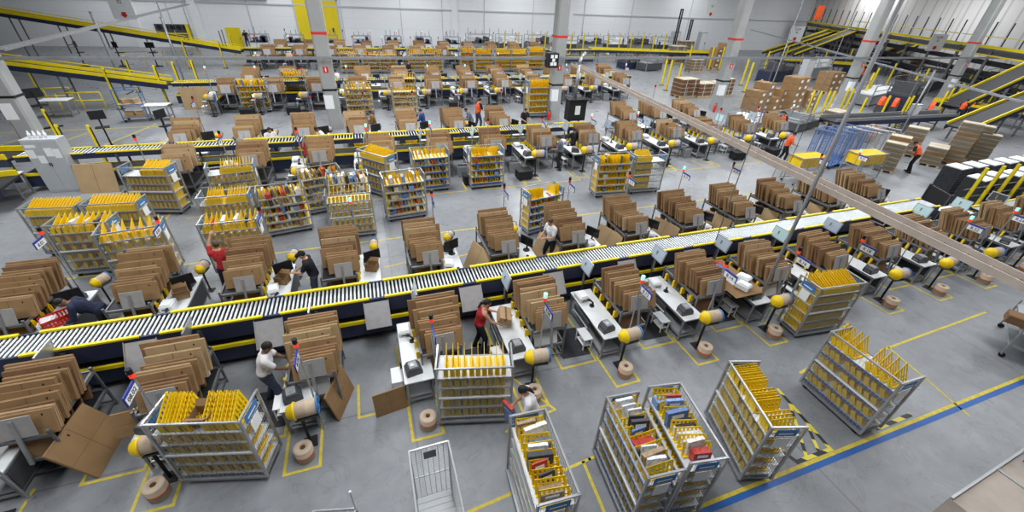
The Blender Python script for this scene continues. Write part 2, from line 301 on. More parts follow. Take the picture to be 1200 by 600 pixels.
# ------------------------------------------------------------------ roller conveyors
def conveyor(yc, s, x0, x1, label, detail, z=None):
    root = thing('roller_conveyor', label, 'conveyor', (0, yc, 0)); z = z or 1.27*s; w = .33*s
    xs = []; x = x0
    while x < x1: xs.append(x); x += .092*s if detail else .12*s
    xs.sort(key=lambda v: abs(v-1.0)); rm = MB(); rm.cyl((0, -w+.02, 0), (0, w-.02, 0), .026*s, 6); rm = rm.mesh('roller', 'roller', True)
    near = 100 if detail else 0
    for x in xs[:near]: ob('roller', rm, root, (x, 0, z))
    rest = MB()
    for x in xs[near:]: rest.cyl((x, -w+.02, z), (x, w-.02, z), .026*s, 5, caps=False)
    o = ob('roller', rest.mesh('rollers', 'roller', True), root); o['kind'] = 'stuff'
    for sy in (-1, 1):
        b = MB(); y = sy*(w+.02)
        b.box(x0, x1, y-.025, y+.025, z-(.40 if detail else .16)*s, z+.03*s, 1)
        x = x0
        while x < x1: b.box(x, min(x1, x+1.95*s), y-.035, y+.035, z+.02*s, z+.065*s, 0); x += 2.36*s*.98
        ob('side_rail', b.mesh('side_rail', ['guard_yellow', 'navy']), root)
    b = MB(); b.box(x0, x1, -w*1.1, w*1.1, z-.66*s, z-.60*s); b.box(x0, x1, -w*.9, w*.9, z-.15*s, z-.12*s)
    lb = ob('lower_belt', b.mesh('lower_belt', 'belt'), root)
    b = MB()
    for sy in (-1, 1): b.box(x0, x1, sy*w*1.15-.03, sy*w*1.15+.03, z-.66*s, z-.60*s+.03)
    if s >= 1:
        k_ = MB()
        for sy in (-1, 1): k_.box(x0, x1, sy*w*1.1-.012, sy*w*1.1+.012, .22, z-.66*s)
        ob('under_shade', k_.mesh('under_shade', 'navy'), root)  # dark sheets added for the shade under the conveyor
    ob('lower_rail', b.mesh('lower_rail', 'guard_yellow'), root)
    lm = MB()
    for sy in (-1, 1): lm.box(-.035*s, .035*s, sy*(w+.06)-.02, sy*(w+.06)+.02, 0, z-.05); lm.box(-.09, .09, sy*(w+.06)-.06, sy*(w+.06)+.06, 0, .02)
    lm.box(-.03, .03, -w, w, .25, .31); lm = lm.mesh('leg', 'dark_grey'); x = x0+.6
    while x < x1: ob('leg', lm, root, (x, 0, 0)); x += 2.36*s
    return root
conveyor(YC[0], 1, -9.5, 20.9, 'long roller conveyor with the grey metal chutes', True)
conveyor(YC[1], SC[1], -13.5, 12, 'roller conveyor of the second row, behind the mid-ground carts', False)
conveyor(YC[2], SC[2], -12.5, 24, 'roller conveyor of the third row, behind the second pillar', False)
conveyor(YC[3], SC[3], -11.5, 30, 'fourth roller conveyor, just in front of the back wall', False)
cm = MB(); a = Matrix.Translation((0, -.33, 1.245)) @ Matrix.Rotation(R(51), 4, 'X'); cm.box(-.29, .29, -.70, 0, -.008, .008, 0, a)
for k in (-.29, .29): cm.box(k-.006, k+.006, -.70, 0, -.008, .03, 0, a)
cm.bar((-.22, -.72, .75), (-.22, -.40, .62), .03, m=1); cm.bar((.22, -.72, .75), (.22, -.40, .62), .03, m=1)
cm = cm.mesh('chute_plate', ['grey_plate', 'dark_grey'])
for i, X in enumerate(SX[1:9]):
    single('chute_plate', cm, 'grey metal chute on the long conveyor rail, %s from cabinet end' % ORD[i], 'chute', (X-.36-(.04 if i else .1), YC[0], 0), group='chutes on the roller conveyor')

# ------------------------------------------------------------------ packing station kits (local y is measured from the conveyor's centre line; sy=-1 near side, +1 far side)
def table_kit(sy):
    x0, x1 = (0, .62) if sy < 0 else (-.60, 0)
    ya, yb = (.80, 2.72) if sy < 0 else (.58, 2.65)
    y0, y1 = min(sy*ya, sy*yb), max(sy*ya, sy*yb); kit = []
    b = MB(); b.cbox(x0, x1, y0, y1, .715, .75, .006); b.box(x0, x1, y0-.004, y0, .715, .745, 1); b.box(x0-.004, x0, y0, y1, .715, .745, 1); kit.append(('worktop', b.mesh('worktop', ['table_top', 'steel'])))
    leg = MB(); leg.box(-.022, .022, -.022, .022, 0, .715); leg.cyl((0, 0, 0), (0, 0, .02), .035, 8); leg = leg.mesh('leg', 'steel')
    for x in (x0+.04, x1-.04):
        for y in (y0+.06, y1-.06): kit.append(('leg', leg, None, (x, y, 0)))
    b = MB()
    for y in (y0+.06, y1-.06): b.box(x0+.04, x1-.04, y-.018, y+.018, .12, .16); b.box(x0+.04, x1-.04, y-.018, y+.018, .66, .71)
    for x in (x0+.04, x1-.04): b.box(x-.018, x+.018, y0+.06, y1-.06, .66, .71)
    b.box(x0+.05, x0+.08, y0+.06, y1-.06, .12, .16); b.box(x1-.08, x1-.05, y0+.06, y1-.06, .12, .16); kit.append(('frame', b.mesh('frame', 'steel')))
    b = MB(); b.cbox(x0+.06, x1-.06, y0+.1, y1-.1, .16, .185, .004); kit.append(('lower_shelf', b.mesh('lower_shelf', 'mid_grey')))
    b = MB(); b.box(x1-.03, x1-.015, y0+.1, y1-.1, .2, .66); kit.append(('back_panel', b.mesh('back_panel', 'dark_grey')))
    if sy < 0:
        b = MB(); b.box(-.27, -.02, -2.30, -1.85, .36, .385)
        for x in (-.255, -.04):
            for y in (-2.28, -1.87): b.box(x-.012, x+.012, y-.012, y+.012, 0, .36)
        b.box(-.25, -.04, -2.26, -1.89, .12, .14); kit.append(('side_shelf', b.mesh('side_shelf', 'white')))
        b = MB(); b.box(-.05, -.015, -2.0, -1.2, .46, .66, 0); b.box(-.055, -.05, -2.0, -1.2, .46, .5, 1); kit.append(('side_tray', b.mesh('side_tray', ['dark_grey', 'white'])))
    return kit
def rack_kit(sy):
    kit = []
    x0, x1 = (.68, 1.55) if sy < 0 else (-1.52, -.62)
    y0, y1 = (-2.28, -.85) if sy < 0 else (1.15, 2.85)
    post = MB(); post.box(-.02, .02, -.02, .02, 0, 1.12); post.cyl((0, 0, 0), (0, 0, .03), .035, 8); post = post.mesh('post', 'steel_dark')
    for x in (x0, x1):
        for y in (y0, y1): kit.append(('post', post, None, (x, y, 0)))
    for z, nm in ((1.0, 'upper_shelf'), (.46, 'lower_shelf')):
        b = MB(); b.box(x0, x1, y0, y1, z, z+.015, 1)
        for x in (x0, x1): b.box(x-.022, x+.022, y0, y1, z-.03, z+.035)
        for y in (y0, y1): b.box(x0, x1, y-.022, y+.022, z-.03, z+.035)
        kit.append((nm, b.mesh(nm, ['steel_dark', 'black'])))
    b = MB()
    for x in (x0, x1): b.box(x-.015, x+.015, y0, y1, .10, .13)
    for y in (y0, y1): b.box(x0, x1, y-.015, y+.015, .10, .13)
    kit.append(('brace', b.mesh('brace', 'steel_dark')))
    mt = Matrix.Translation((0, y0-.03, 1.02)) @ Matrix.Rotation(R(-14 if sy < 0 else -20), 4, 'X')
    b = MB()
    if sy < 0: b.cbox(.92, 1.42, -.008, .008, .05, .46, .003, 0, mt); b.box(1.13, 1.19, -.03, .0, -.5, .4, 1, mt)
    else: b.cbox(-1.15, -.70, -.008, .008, .04, .42, .003, 0, mt); b.box(-.98, -.93, -.03, 0, -.9, .35, 1, mt)
    kit.append(('front_plate', b.mesh('front_plate', ['grey_plate', 'steel'])))
    ys = [-2.1, -1.75, -1.4, -1.05] if sy < 0 else [1.3, 1.6, 1.9, 2.3]
    for y in ys:
        d = MB(); d.box(x0-.10 if sy < 0 else x1+.02, x0+.05 if sy < 0 else x1+.08, y-.008, y+.008, .78, .98); d.box(x0-.10 if sy < 0 else x1+.02, x0-.07 if sy < 0 else x1+.04, y-.03, y+.03, .78, 1.0)
        kit.append(('yellow_divider', d.mesh('yellow_divider', 'yellow'), None, None, 'yellow plastic divider'))
    return kit
def bin_mesh(w, d, h):
    b = MB(); t = .01
    b.box(-w/2, w/2, -d/2, d/2, 0, t)
    for y in (-d/2, d/2-t): b.box(-w/2, w/2, y, y+t, h-.05, h); b.box(-w/2, w/2, y, y+t, 0, .05)
    for k in range(9):
        x = -w/2+k*(w-.03)/8
        for y in (-d/2, d/2-t): b.box(x, x+.03, y, y+t, .05, h-.05)
    for x in (-w/2, w/2-t): b.box(x, x+t, -d/2, d/2, 0, h)
    for z in (h*.4, h*.7):
        b.box(-w/2, w/2, -d/2, -d/2+t, z-.012, z+.012)
    return b.mesh('perforated_bin', 'yellow')
BIN = bin_mesh(.52, .34, .22)
def flat_mesh(w, h, t=.066):
    b = MB(); b.cbox(-w/2, w/2, 0, t, 0, h, .006, 0)
    b.box(-w/2+.001, w/2-.001, t*.42, t*.58, h-.002, h+.002, 1); b.box(-w/2-.002, -w/2+.002, t*.42, t*.58, 0.01, h-.01, 1); b.box(w/2-.002, w/2+.002, t*.42, t*.58, 0.01, h-.01, 1)
    b.box(-w*.01, w*.01-.004, -.002, 0, .01, h-.01, 1); b.box(-w*.49, w*.49, -.002, 0, h*.30, h*.307, 1)
    b.box(w*.30, w*.30+.022, -.003, 0, h-.11, h-.07, 2); b.box(-w*.36, -w*.30, -.002, 0, h*.42, h*.47, 1)
    return b
FL_W = [(.80, .46), (.86, .55), (.92, .64), (.98, .70), (.74, .40)]
FLATS = [[flat_mesh(w, h).mesh('flat_carton', [c, 'card_edge', 'black']) for w, h in FL_W] for c in ('card', 'card_light', 'card_dark')]
def dispenser_kit():
    kit = []
    b = MB(); b.cbox(-.14, .14, -.14, .14, 0, .025, .006); kit.append(('base_plate', b.mesh('base_plate', 'black')))
    b = MB(); b.cyl((0, 0, .02), (0, 0, .92), .032, 10); kit.append(('pole', b.mesh('pole', 'black')))
    b = MB(); b.cbox(-.10, .34, -.12, .12, .88, .93, .008); b.bar((.34, 0, .9), (.34, 0, 1.1), .05); b.cyl((-.1, 0, 1.1), (.36, 0, 1.1), .03, 8); kit.append(('cradle', b.mesh('cradle', 'dark_grey')))
    b = MB(); b.lathe([(.0, -.23), (.08, -.23), (.115, -.21), (.175, -.10), (.19, -.085), (.19, -.06), (0.0, -.06)], (0, 0, 1.1), (1, 0, 0), 18); kit.append(('cone', b.mesh('cone', 'yellow', True), None, None, 'yellow cone'))
    b = MB(); b.lathe([(.05, -.06), (.165, -.055), (.168, -.05), (.168, .12), (.169, .121), (.169, .15), (.168, .151), (.168, .33), (.16, .335), (.05, .335)], (0, 0, 1.1), (1, 0, 0), 20, ms=[0, 0, 0, 1, 1, 1, 0, 0, 0]); kit.append(('paper_roll', b.mesh('paper_roll', ['kraft', 'wood'], True), None, None, 'brown paper roll'))
    b = MB(); b.lathe([(.12, .345), (.185, .345), (.185, .37), (.12, .37), (.12, .345)], (0, 0, 1.1), (1, 0, 0), 18); kit.append(('end_ring', b.mesh('end_ring', 'label_blue', True), None, None, 'blue end ring'))
    return kit
DISP = dispenser_kit()
b = MB(); b.lathe([(.05, .0), (.165, .0), (.17, .01), (.17, .15), (.172, .151), (.172, .18), (.17, .181), (.17, .31), (.16, .32), (.05, .32), (.05, .12)], (0, 0, 0), (0, 0, 1), 20, ms=[0, 0, 0, 1, 1, 1, 0, 0, 0, 2])
ROLL_ = b.mesh('floor_roll', ['kraft', 'orange', 'card_dark'], True)
def tape_machine_kit():
    b = MB(); b.prism([(-.17, 0), (.17, 0), (.17, .10), (.10, .20), (-.10, .22), (-.17, .13)], .26); k = [('body', b.mesh('body', 'dark_grey'))]
    b = MB(); b.cbox(-.09, .08, -.10, .10, .205, .225, .004); k.append(('lid', b.mesh('lid', 'mid_grey')))
    b = MB(); b.box(-.18, -.17, -.08, .08, .03, .09); b.box(-.06, .02, -.05, .03, .225, .232); k.append(('keypad', b.mesh('keypad', 'steel'))); return k
TAPEM = tape_machine_kit()
def stack_light_kit(on, h=2.5, red=True):
    b = MB(); b.cyl((0, 0, 0), (0, 0, h-.16), .016, 8); b.cyl((0, 0, 0), (0, 0, .02), .05, 10); k = [('pole', b.mesh('pole', 'alu'))]
    b = MB(); b.cyl((0, 0, h-.16), (0, 0, h-.08), .042, 10); k.append(('red_lamp', b.mesh('red_lamp', 'lamp_red' if red else 'red'), None, None, 'red lamp segment'))
    b = MB(); b.cyl((0, 0, h-.08), (0, 0, h), .042, 10); b.cyl((0, 0, h), (0, 0, h+.02), .044, 10); k.append(('top_lamp', b.mesh('top_lamp', 'lamp_green' if on else 'black'), None, None, 'lit pale green lamp segment' if on else 'dark lamp segment')); return k
LIGHTS = {(a, c): stack_light_kit(a, 2.5, c) for a in (0, 1) for c in (0, 1)}
def sign_kit(txt, face):
    b = MB(); b.box(-.008, .008, -.36, 0, 0, .19); k = [('plate', b.mesh('plate', 'white'))]
    b = MB(); b.box(-.012, .012, -.36, 0, .145, .195); b.box(-.012, .012, -.375, -.36, 0, .195); k.append(('blue_band', b.mesh('blue_band', 'navy_band'), None, None, 'blue band'))
    t = text_mesh(txt, .125, 'black')
    mt = Matrix.Translation((-.011 if face < 0 else .011, -.18, .07)) @ Matrix(((0, 0, face, 0), (face, 0, 0, 0), (0, 1, 0, 0), (0, 0, 0, 1)))
    t.transform(mt); k.append(('lettering', t, None, None, 'black lettering')); return k
M('navy_band', (.03, .05, .30), .5, 0, .1, 6)
def display_kit(screen):
    b = MB(); b.box(-.018, .018, -.018, .018, .75, 1.5); k = [('post', b.mesh('post', 'steel'))]
    mt = Matrix.Translation((-.03, -.05, 1.22)) @ Matrix.Rotation(R(14), 4, 'Y')
    b = MB(); b.cbox(-.022, .012, -.28, .28, 0, .40, .006, 0, mt); k.append(('housing', b.mesh('housing', 'alu')))
    b = MB(); b.box(-.026, -.022, -.25, .25, .03, .37, 0, mt); k.append(('screen', b.mesh('screen', 'screen' if screen == 1 else 'screen_blue' if screen == 2 else 'screen_off'))); return k
M('screen_blue', (.42, .50, .60), .3, 0, .06, 3)
DISPLAYS = [display_kit(i) for i in range(3)]
def monitor_kit():
    b = MB(); b.cyl((0, 0, 0), (0, 0, .02), .11, 12); b.bar((0, .02, 0), (0, .03, .42), .04); k = [('stand', b.mesh('stand', 'black'))]
    b = MB(); b.cbox(-.24, .24, -.02, .02, .18, .50, .006); k.append(('housing', b.mesh('housing', 'black')))
    b = MB(); b.box(-.22, .22, -.023, -.02, .20, .48); k.append(('screen', b.mesh('screen', 'screen_off'))); return k
MONITOR = monitor_kit()
def printer_kit():
    b = MB(); b.cbox(-.14, .14, -.18, .18, 0, .16, .02); k = [('body', b.mesh('body', 'white'))]
    b = MB(); b.cbox(-.11, .11, -.15, .12, .16, .185, .008); k.append(('lid', b.mesh('lid', 'paper'))); b = MB(); b.box(-.08, .08, -.185, -.178, .05, .08); k.append(('slot', b.mesh('slot', 'black'))); return k
PRINTER = printer_kit()
def scanner_mesh():
    b = MB(); b.cyl((0, 0, 0), (0, 0, .03), .07, 10); b.tube([(0, 0, .03), (0, .02, .12), (0, -.08, .16)], .025, 6); b.cbox(-.03, .03, -.14, -.06, .13, .18, .006); return b.mesh('scanner', 'black')
SCANNER = scanner_mesh()
def open_box_mesh(w, d, h):
    b = MB(); t = .008; b.box(-w/2, w/2, -d/2, d/2, 0, t)
    b.box(-w/2, w/2, -d/2, -d/2+t, 0, h); b.box(-w/2, w/2, d/2-t, d/2, 0, h); b.box(-w/2, -w/2+t, -d/2, d/2, 0, h); b.box(w/2-t, w/2, -d/2, d/2, 0, h)
    mt = Matrix.Translation((0, -d/2, h)) @ Matrix.Rotation(R(50), 4, 'X'); b.box(-w/2, w/2, -.004, .004, 0, d*.45, 0, mt)
    mt = Matrix.Translation((0, d/2, h)) @ Matrix.Rotation(R(-40), 4, 'X'); b.box(-w/2, w/2, -.004, .004, 0, d*.45, 0, mt); return b.mesh('carton', 'card')
OBOX = open_box_mesh(.32, .26, .22)
b = MB(); b.cbox(-.2, .2, -.15, .15, 0, .24, .004); b.box(-.2, .2, -.025, .025, .24, .242, 1); b.box(-.201, -.2, -.025, .025, .14, .24, 1); b.box(.2, .201, -.025, .025, .14, .24, 1); CBOX = b.mesh('carton', ['card_light', 'card_edge'])
b = MB(); b.cbox(-.38, .38, -.50, .50, 0, .014, .006); MAT_ = b.mesh('floor_mat', 'rubber')
TKIT = {-1: table_kit(-1), 1: table_kit(1)}; RKIT = {-1: rack_kit(-1), 1: rack_kit(1)}
b = MB(); b.cbox(-.22, .22, -.16, .16, 0, .48, .02); b.box(-.2, .2, -.14, .14, .45, .485, 1); WASTE = b.mesh('waste_bin', ['mid_grey', 'black'])
TOTE = MB(); TOTE.cbox(-.32, .32, -.24, .24, .06, .42, .02); TOTE.cbox(-.35, .35, -.27, .27, .38, .43, .01)
for x in (-.25, .25):
    for y in (-.17, .17): TOTE.cyl((x-.02, y, .04), (x+.02, y, .04), .04, 8)
TOTE = TOTE.mesh('black_tote', 'black')

SMALLC = []
for m_ in ('card', 'paper', 'card_dark'): b = MB(); b.cbox(-.30, .30, 0, .06, 0, .34, .005); b.box(-.301, .301, .02, .04, .335, .342, 1); SMALLC.append(b.mesh('small_flat_carton', [m_, 'card_edge']))
NFLAT = 0; FAR_FLATS = MB()
def far_flat(mt, w, h, shade):
    FAR_FLATS.cbox(-w/2, w/2, 0, .066, 0, h, .006, shade, mt); FAR_FLATS.box(w*.3, w*.3+.03, -.004, 0, h-.11, h-.06, 3, mt)
def flats(loc, sy, s, where, group, n, seed):
    global NFLAT
    rnd = random.Random(seed); xc = 1.12 if sy < 0 else -1.02
    y0, y1 = (-2.28, -1.30) if sy < 0 else (1.36, 2.66)
    for i in range(n):
        t = i/(n-1); y = y0+(y1-y0)*t
        k = min(3, int(t*3.9)); 
        if rnd.random() < .2: k = max(0, k-1)
        lean = R(-16-rnd.random()*5-(4 if i == 0 else 0)); dx = rnd.uniform(-.09, .09)+(.10*(1-t) if sy < 0 else .06*(1-t))
        lift = 0 if sy < 0 else .02; c = rnd.choice([0, 0, 0, 0, 1, 2]) if i else 0
        p = (loc[0]+(xc+dx)*s, loc[1]+y*s, (1.02+lift)*s)
        if NFLAT < 300 and s == 1:
            NFLAT += 1; w_, h_ = FL_W[k]
            single('flat_carton', FLATS[c][k], 'flat brown carton in %s' % where, 'carton', p, (lean, 0, rnd.uniform(-.03, .03)), group)
        else:
            w_, h_ = FL_W[k]; far_flat(Matrix.Translation(p) @ Matrix.Rotation(rnd.uniform(-.03, .03), 4, 'Z') @ Matrix.Rotation(lean, 4, 'X') @ Matrix.Scale(s, 4), w_, h_, c)
SIGNS = {1: '08.02', 2: '8.04', 3: '8.06', 4: '8.08', 5: '8.12', 6: '8.14', 7: '8.16', 8: '8.18', 9: '8.20', 10: '8.22', 11: '8.24', 12: '8.26', 13: '8.28'}
def station(row, sy, X, i, side):
    s = SC[row]; y = YC[row]; rnd = random.Random(row*1000+sy*100+i); L = (X, y, 0)
    where = '%s rack from cabinet end, %s' % (ORD[min(i, 13)], side)
    short = '%s from cabinet end, %s' % (ORD[min(i, 13)], side)
    det = row == 0
    P = lambda a, b, c: (X+a*s, y+b*s, c*s)
    spawn('packing_table', TKIT[sy], 'packing table, %s' % short, 'table', L, 0, 'packing tables', s)
    rs = [-.35, -.66, -.52, -.25, -.05][i] if row == 0 and sy < 0 and i < 5 else 0
    LR = (X+rs*s, y, 0)
    spawn('carton_rack', RKIT[sy], 'carton rack, %s' % short, 'rack', LR, 0, 'carton racks', s)
    flats(LR, sy, s, where, 'flat cartons in '+where, 12 if det else 9, row*1000+sy*100+i)
    if det:
        for k in range(5):
            m_ = SMALLC[rnd.randrange(3)]; single('small_flat_carton', m_, 'small carton low in %s' % where, 'carton', P((1.1 if sy < 0 else -1.05)+rs, (-2.25+.3*k) if sy < 0 else 1.3+.3*k, .477), (R(-18), 0, rnd.uniform(-.05, .05)), 'small cartons in '+where)
    dx, dy = (.42, -2.98) if sy < 0 else (-.12, 3.0)
    if not (row == 0 and sy < 0 and i in (3,)):
        spawn('paper_dispenser', DISP, 'paper dispenser, %s' % short, 'dispenser', P(dx, dy, 0), rnd.uniform(-.15, .15)+(0 if sy < 0 else rnd.uniform(.9, 1.5)), 'paper dispensers', s*(.92 if sy < 0 else .72))
    spawn('tape_machine', TAPEM, 'dark tape machine, %s' % short, 'tape machine', P(.22 if sy < 0 else -.25, -2.42*1 if sy < 0 else 2.25, .75), rnd.uniform(-.4, .3), 'tape machines', s)
    on = rnd.random() < .35
    spawn('signal_light', LIGHTS[int(on), 1 if sy < 0 else int(rnd.random() < .6)], 'pole signal lamp, %s' % short, 'signal lamp', P(.66 if sy < 0 else -.55, -2.72 if sy < 0 else 2.95, 0), 0, 'signal lamps', s)
    if row == 0 or rnd.random() < .5:
        txt = SIGNS.get(i, '8.08') if (row == 0 and sy < 0) else '%d.%02d' % (8-row, 2*i+(1 if sy > 0 else 2))
        key = (txt, -1 if X > 1.5 else 1)
        if key not in SIGNC: SIGNC[key] = sign_kit(txt, key[1])
        spawn('station_sign', SIGNC[key], 'white number sign, %s' % short, 'sign', P(.66 if sy < 0 else -.55, -2.76 if sy < 0 else 2.92, 2.12), 0, 'station number signs', s)
    if sy < 0:
        spawn('display_screen', DISPLAYS[2 if i < 8 else rnd.choice([0, 1, 1, 2])] if det else DISPLAYS[rnd.choice([1, 2, 2])], 'post-mounted display, %s' % short, 'display', P(.50, -.55, 0), 0, 'display panels', s)
    else:
        spawn('monitor', MONITOR, 'black monitor, %s' % short, 'monitor', P(-.18, 2.0 if i < 5 else 1.6, .75), R(-60) if i > 4 else R(200), 'monitors', s)
        single('perforated_bin', BIN, 'yellow rack bin, %s' % short, 'bin', P(-.98, .98, .52), (R(12), 0, 0), 'yellow bins in the racks', s)
    if rnd.random() < .75: spawn('label_printer', PRINTER, 'white label printer, %s' % short, 'printer', P(.16 if sy < 0 else -.4, -1.15 if sy < 0 else 1.35, .75), rnd.uniform(-.3, .3), 'label printers', s)
    if det or rnd.random() < .5:
        single('scanner', SCANNER, 'black hand scanner, %s' % short, 'scanner', P(.30 if sy < 0 else -.30, -1.5 if sy < 0 else .95, .75), (0, 0, rnd.uniform(0, 6)), 'hand scanners', s)
    if det and sy < 0:
        single('paper_roll', ROLL_, 'paper roll standing on floor, %s' % short, 'paper roll', (X+.36, 5.42, 0), (0, 0, rnd.uniform(0, 6)), 'paper rolls on the floor')
        if i in (2, 4, 5, 6, 7): single('floor_mat', MAT_, 'dark floor mat, %s' % short, 'mat', (X-.46, 6.78, .004), (0, 0, -.04), 'standing mats')
    if not det and sy < 0:
        if rnd.random() < .6: single('waste_bin', WASTE, 'grey waste bin, %s' % short, 'waste bin', P(-.35, -2.3, 0), (0, 0, 0), 'waste bins', s)
        if rnd.random() < .5: single('black_tote', TOTE, 'black wheeled tote, %s' % short, 'tote', P(-.2, -3.2, 0), (0, 0, rnd.uniform(-.2, .2)), 'black totes', s)
    if det and sy > 0 and i < 6 and rnd.random() < .7 or (det and i in (1, 2)):
        single('carton', OBOX if sy > 0 else CBOX, 'brown table carton, %s' % short, 'carton', P(-.22 if sy > 0 else .3, 1.75 if sy > 0 else -1.9, .75), (0, 0, rnd.uniform(-.5, .5)), 'cartons being packed')
SIGNC = {}
NEAR1 = 'near side of the long conveyor'; FAR1 = 'far side of the long conveyor'
for i, X in enumerate(SX): station(0, -1, X, i, NEAR1)
for i, X in enumerate(NX): station(0, 1, X, i, FAR1)
R2N = [-8.9+2.66*k for k in range(13)]; R2F = [-7.4+2.63*k for k in range(7)]+[17.0, 19.3, 22.0]
R3N = [-10.2+2.80*k for k in range(12)]; R3F = [-7.0, -4.4]+[1.3+2.86*k for k in range(9)]
R4N = [-10.4+3.02*k for k in range(12)]; R4F = [-7.0+3.1*k for k in range(12)]
for i, X in enumerate(R2N): station(1, -1, X, i, 'near side of the second conveyor')
for i, X in enumerate(R2F): station(1, 1, X, i, 'far side of the second conveyor')
for i, X in enumerate(R3N): station(2, -1, X, i, 'near side of the third conveyor')
for i, X in enumerate(R3F): station(2, 1, X, i, 'far side of the third conveyor')
for i, X in enumerate(R4N): station(3, -1, X, i, 'near side of the fourth conveyor')
for i, X in enumerate(R4F): station(3, 1, X, i, 'far side of the fourth conveyor')
o = ob('flat_carton', FAR_FLATS.mesh('far_flat_cartons', ['card', 'card_light', 'card_dark', 'black'])); tag(o, 'mass of flat brown cartons standing in the racks of the rows farther back', 'carton', None, 'stuff')
# large folded cartons leaning against the racks
b = MB(); b.cbox(-.55, .55, 0, .05, 0, .95, .008); b.box(-.005, .005, -.002, 0, .02, .93, 1); b.box(-.54, .54, -.002, 0, .47, .478, 1); b.box(-.1, -.07, -.003, 0, .8, .85, 2); BIGFLAT = b.mesh('large_flat_carton', ['card', 'card_edge', 'black'])
b = MB(); b.cbox(-.55, .55, 0, .05, 0, .95, .008); b.box(-.005, .005, -.002, 0, .02, .93, 1); BIGFLAT2 = b.mesh('large_flat_carton', ['card_light', 'card_edge'])
for i, X in enumerate(NX):
    if i >= 5: single('large_flat_carton', BIGFLAT2, 'large tan flat carton against %s rack from cabinet end, %s' % (ORD[i], FAR1), 'carton', (X-1.95, 10.5, 0), (R(-25), 0, R(-72)), 'large cartons leaning on racks')
single('large_flat_carton', BIGFLAT, 'large brown flat carton leaning on the floor against the first near-side rack', 'carton', (-5.52, 6.62, 0), (R(-27), 0, R(86)), None, 1.0)
single('large_flat_carton', BIGFLAT2, 'large tan flat carton standing between the grey cabinet and the first cart', 'carton', (-11.05, 20.21)+(0,), (R(-14), 0, R(-6)), None, 1.25)
single('large_flat_carton', BIGFLAT2, 'large tan flat carton standing between the yellow guard posts and the third conveyor', 'carton', (-11.15, 34.66)+(0,), (R(-10), 0, 0), None, 1.5)
single('large_flat_carton', BIGFLAT, 'long brown flat carton jutting sideways out of the second near-side rack', 'carton', (-4.62, 6.35, .62), (R(-24), 0, .05), None, (.98, 1, .5))
single('large_flat_carton', BIGFLAT, 'tall brown flat carton leaning under the rack beside the man in the white shirt', 'carton', (-1.32, 6.45, 0), (R(-12), 0, R(70)), None, .8)
single('large_flat_carton', BIGFLAT, 'brown flat carton standing on the floor by the fourth near-side table', 'carton', (-.40, 5.95, 0), (R(-10), 0, R(8)), None, .62)

# ------------------------------------------------------------------ shelf carts
CL, CD, CH = 1.46, .62, 1.75
def divider_mesh(holes):
    b = MB(); ya, yb = -.25, .24; za, zb = (.19, .42) if holes in (2, -1) else (.22, .28)
    if holes <= 0: b.add([(-.004, ya, 0), (-.004, yb, 0), (-.004, yb, zb), (-.004, ya, za), (.004, ya, 0), (.004, yb, 0), (.004, yb, zb), (.004, ya, za)], [(0, 1, 2, 3), (7, 6, 5, 4), (0, 3, 7, 4), (3, 2, 6, 7), (2, 1, 5, 6), (1, 0, 4, 5)])
    else:
        t = .004; n = 7
        for i in range(n):
            y = ya+.02+(yb-ya-.04)*i/(n-1); b.box(-t, t, y-.02, y+.02, 0, za+(zb-za)*i/(n-1))
        for z in (.015, .085): b.box(-t, t, ya, yb, z-.015, z+.015)
        b.bar((0, ya, za-.012), (0, yb, zb-.012), .008, .03); b.bar((0, ya+.2, .15), (0, yb, .19), .008, .02)
    b.box(-.05, .05, ya, yb, 0, .006); b.box(-.045, .045, ya, ya+.006, 0, .19); b.box(-.02, .02, ya+.006, ya+.05, 0, .02); return b.mesh('divider', 'yellow')
DIVH, DIVT, DIVS, DIVST = divider_mesh(1), divider_mesh(2), divider_mesh(0), divider_mesh(-1)
SHELF_Z = [1.44, 1.14, .84, .54, .25]
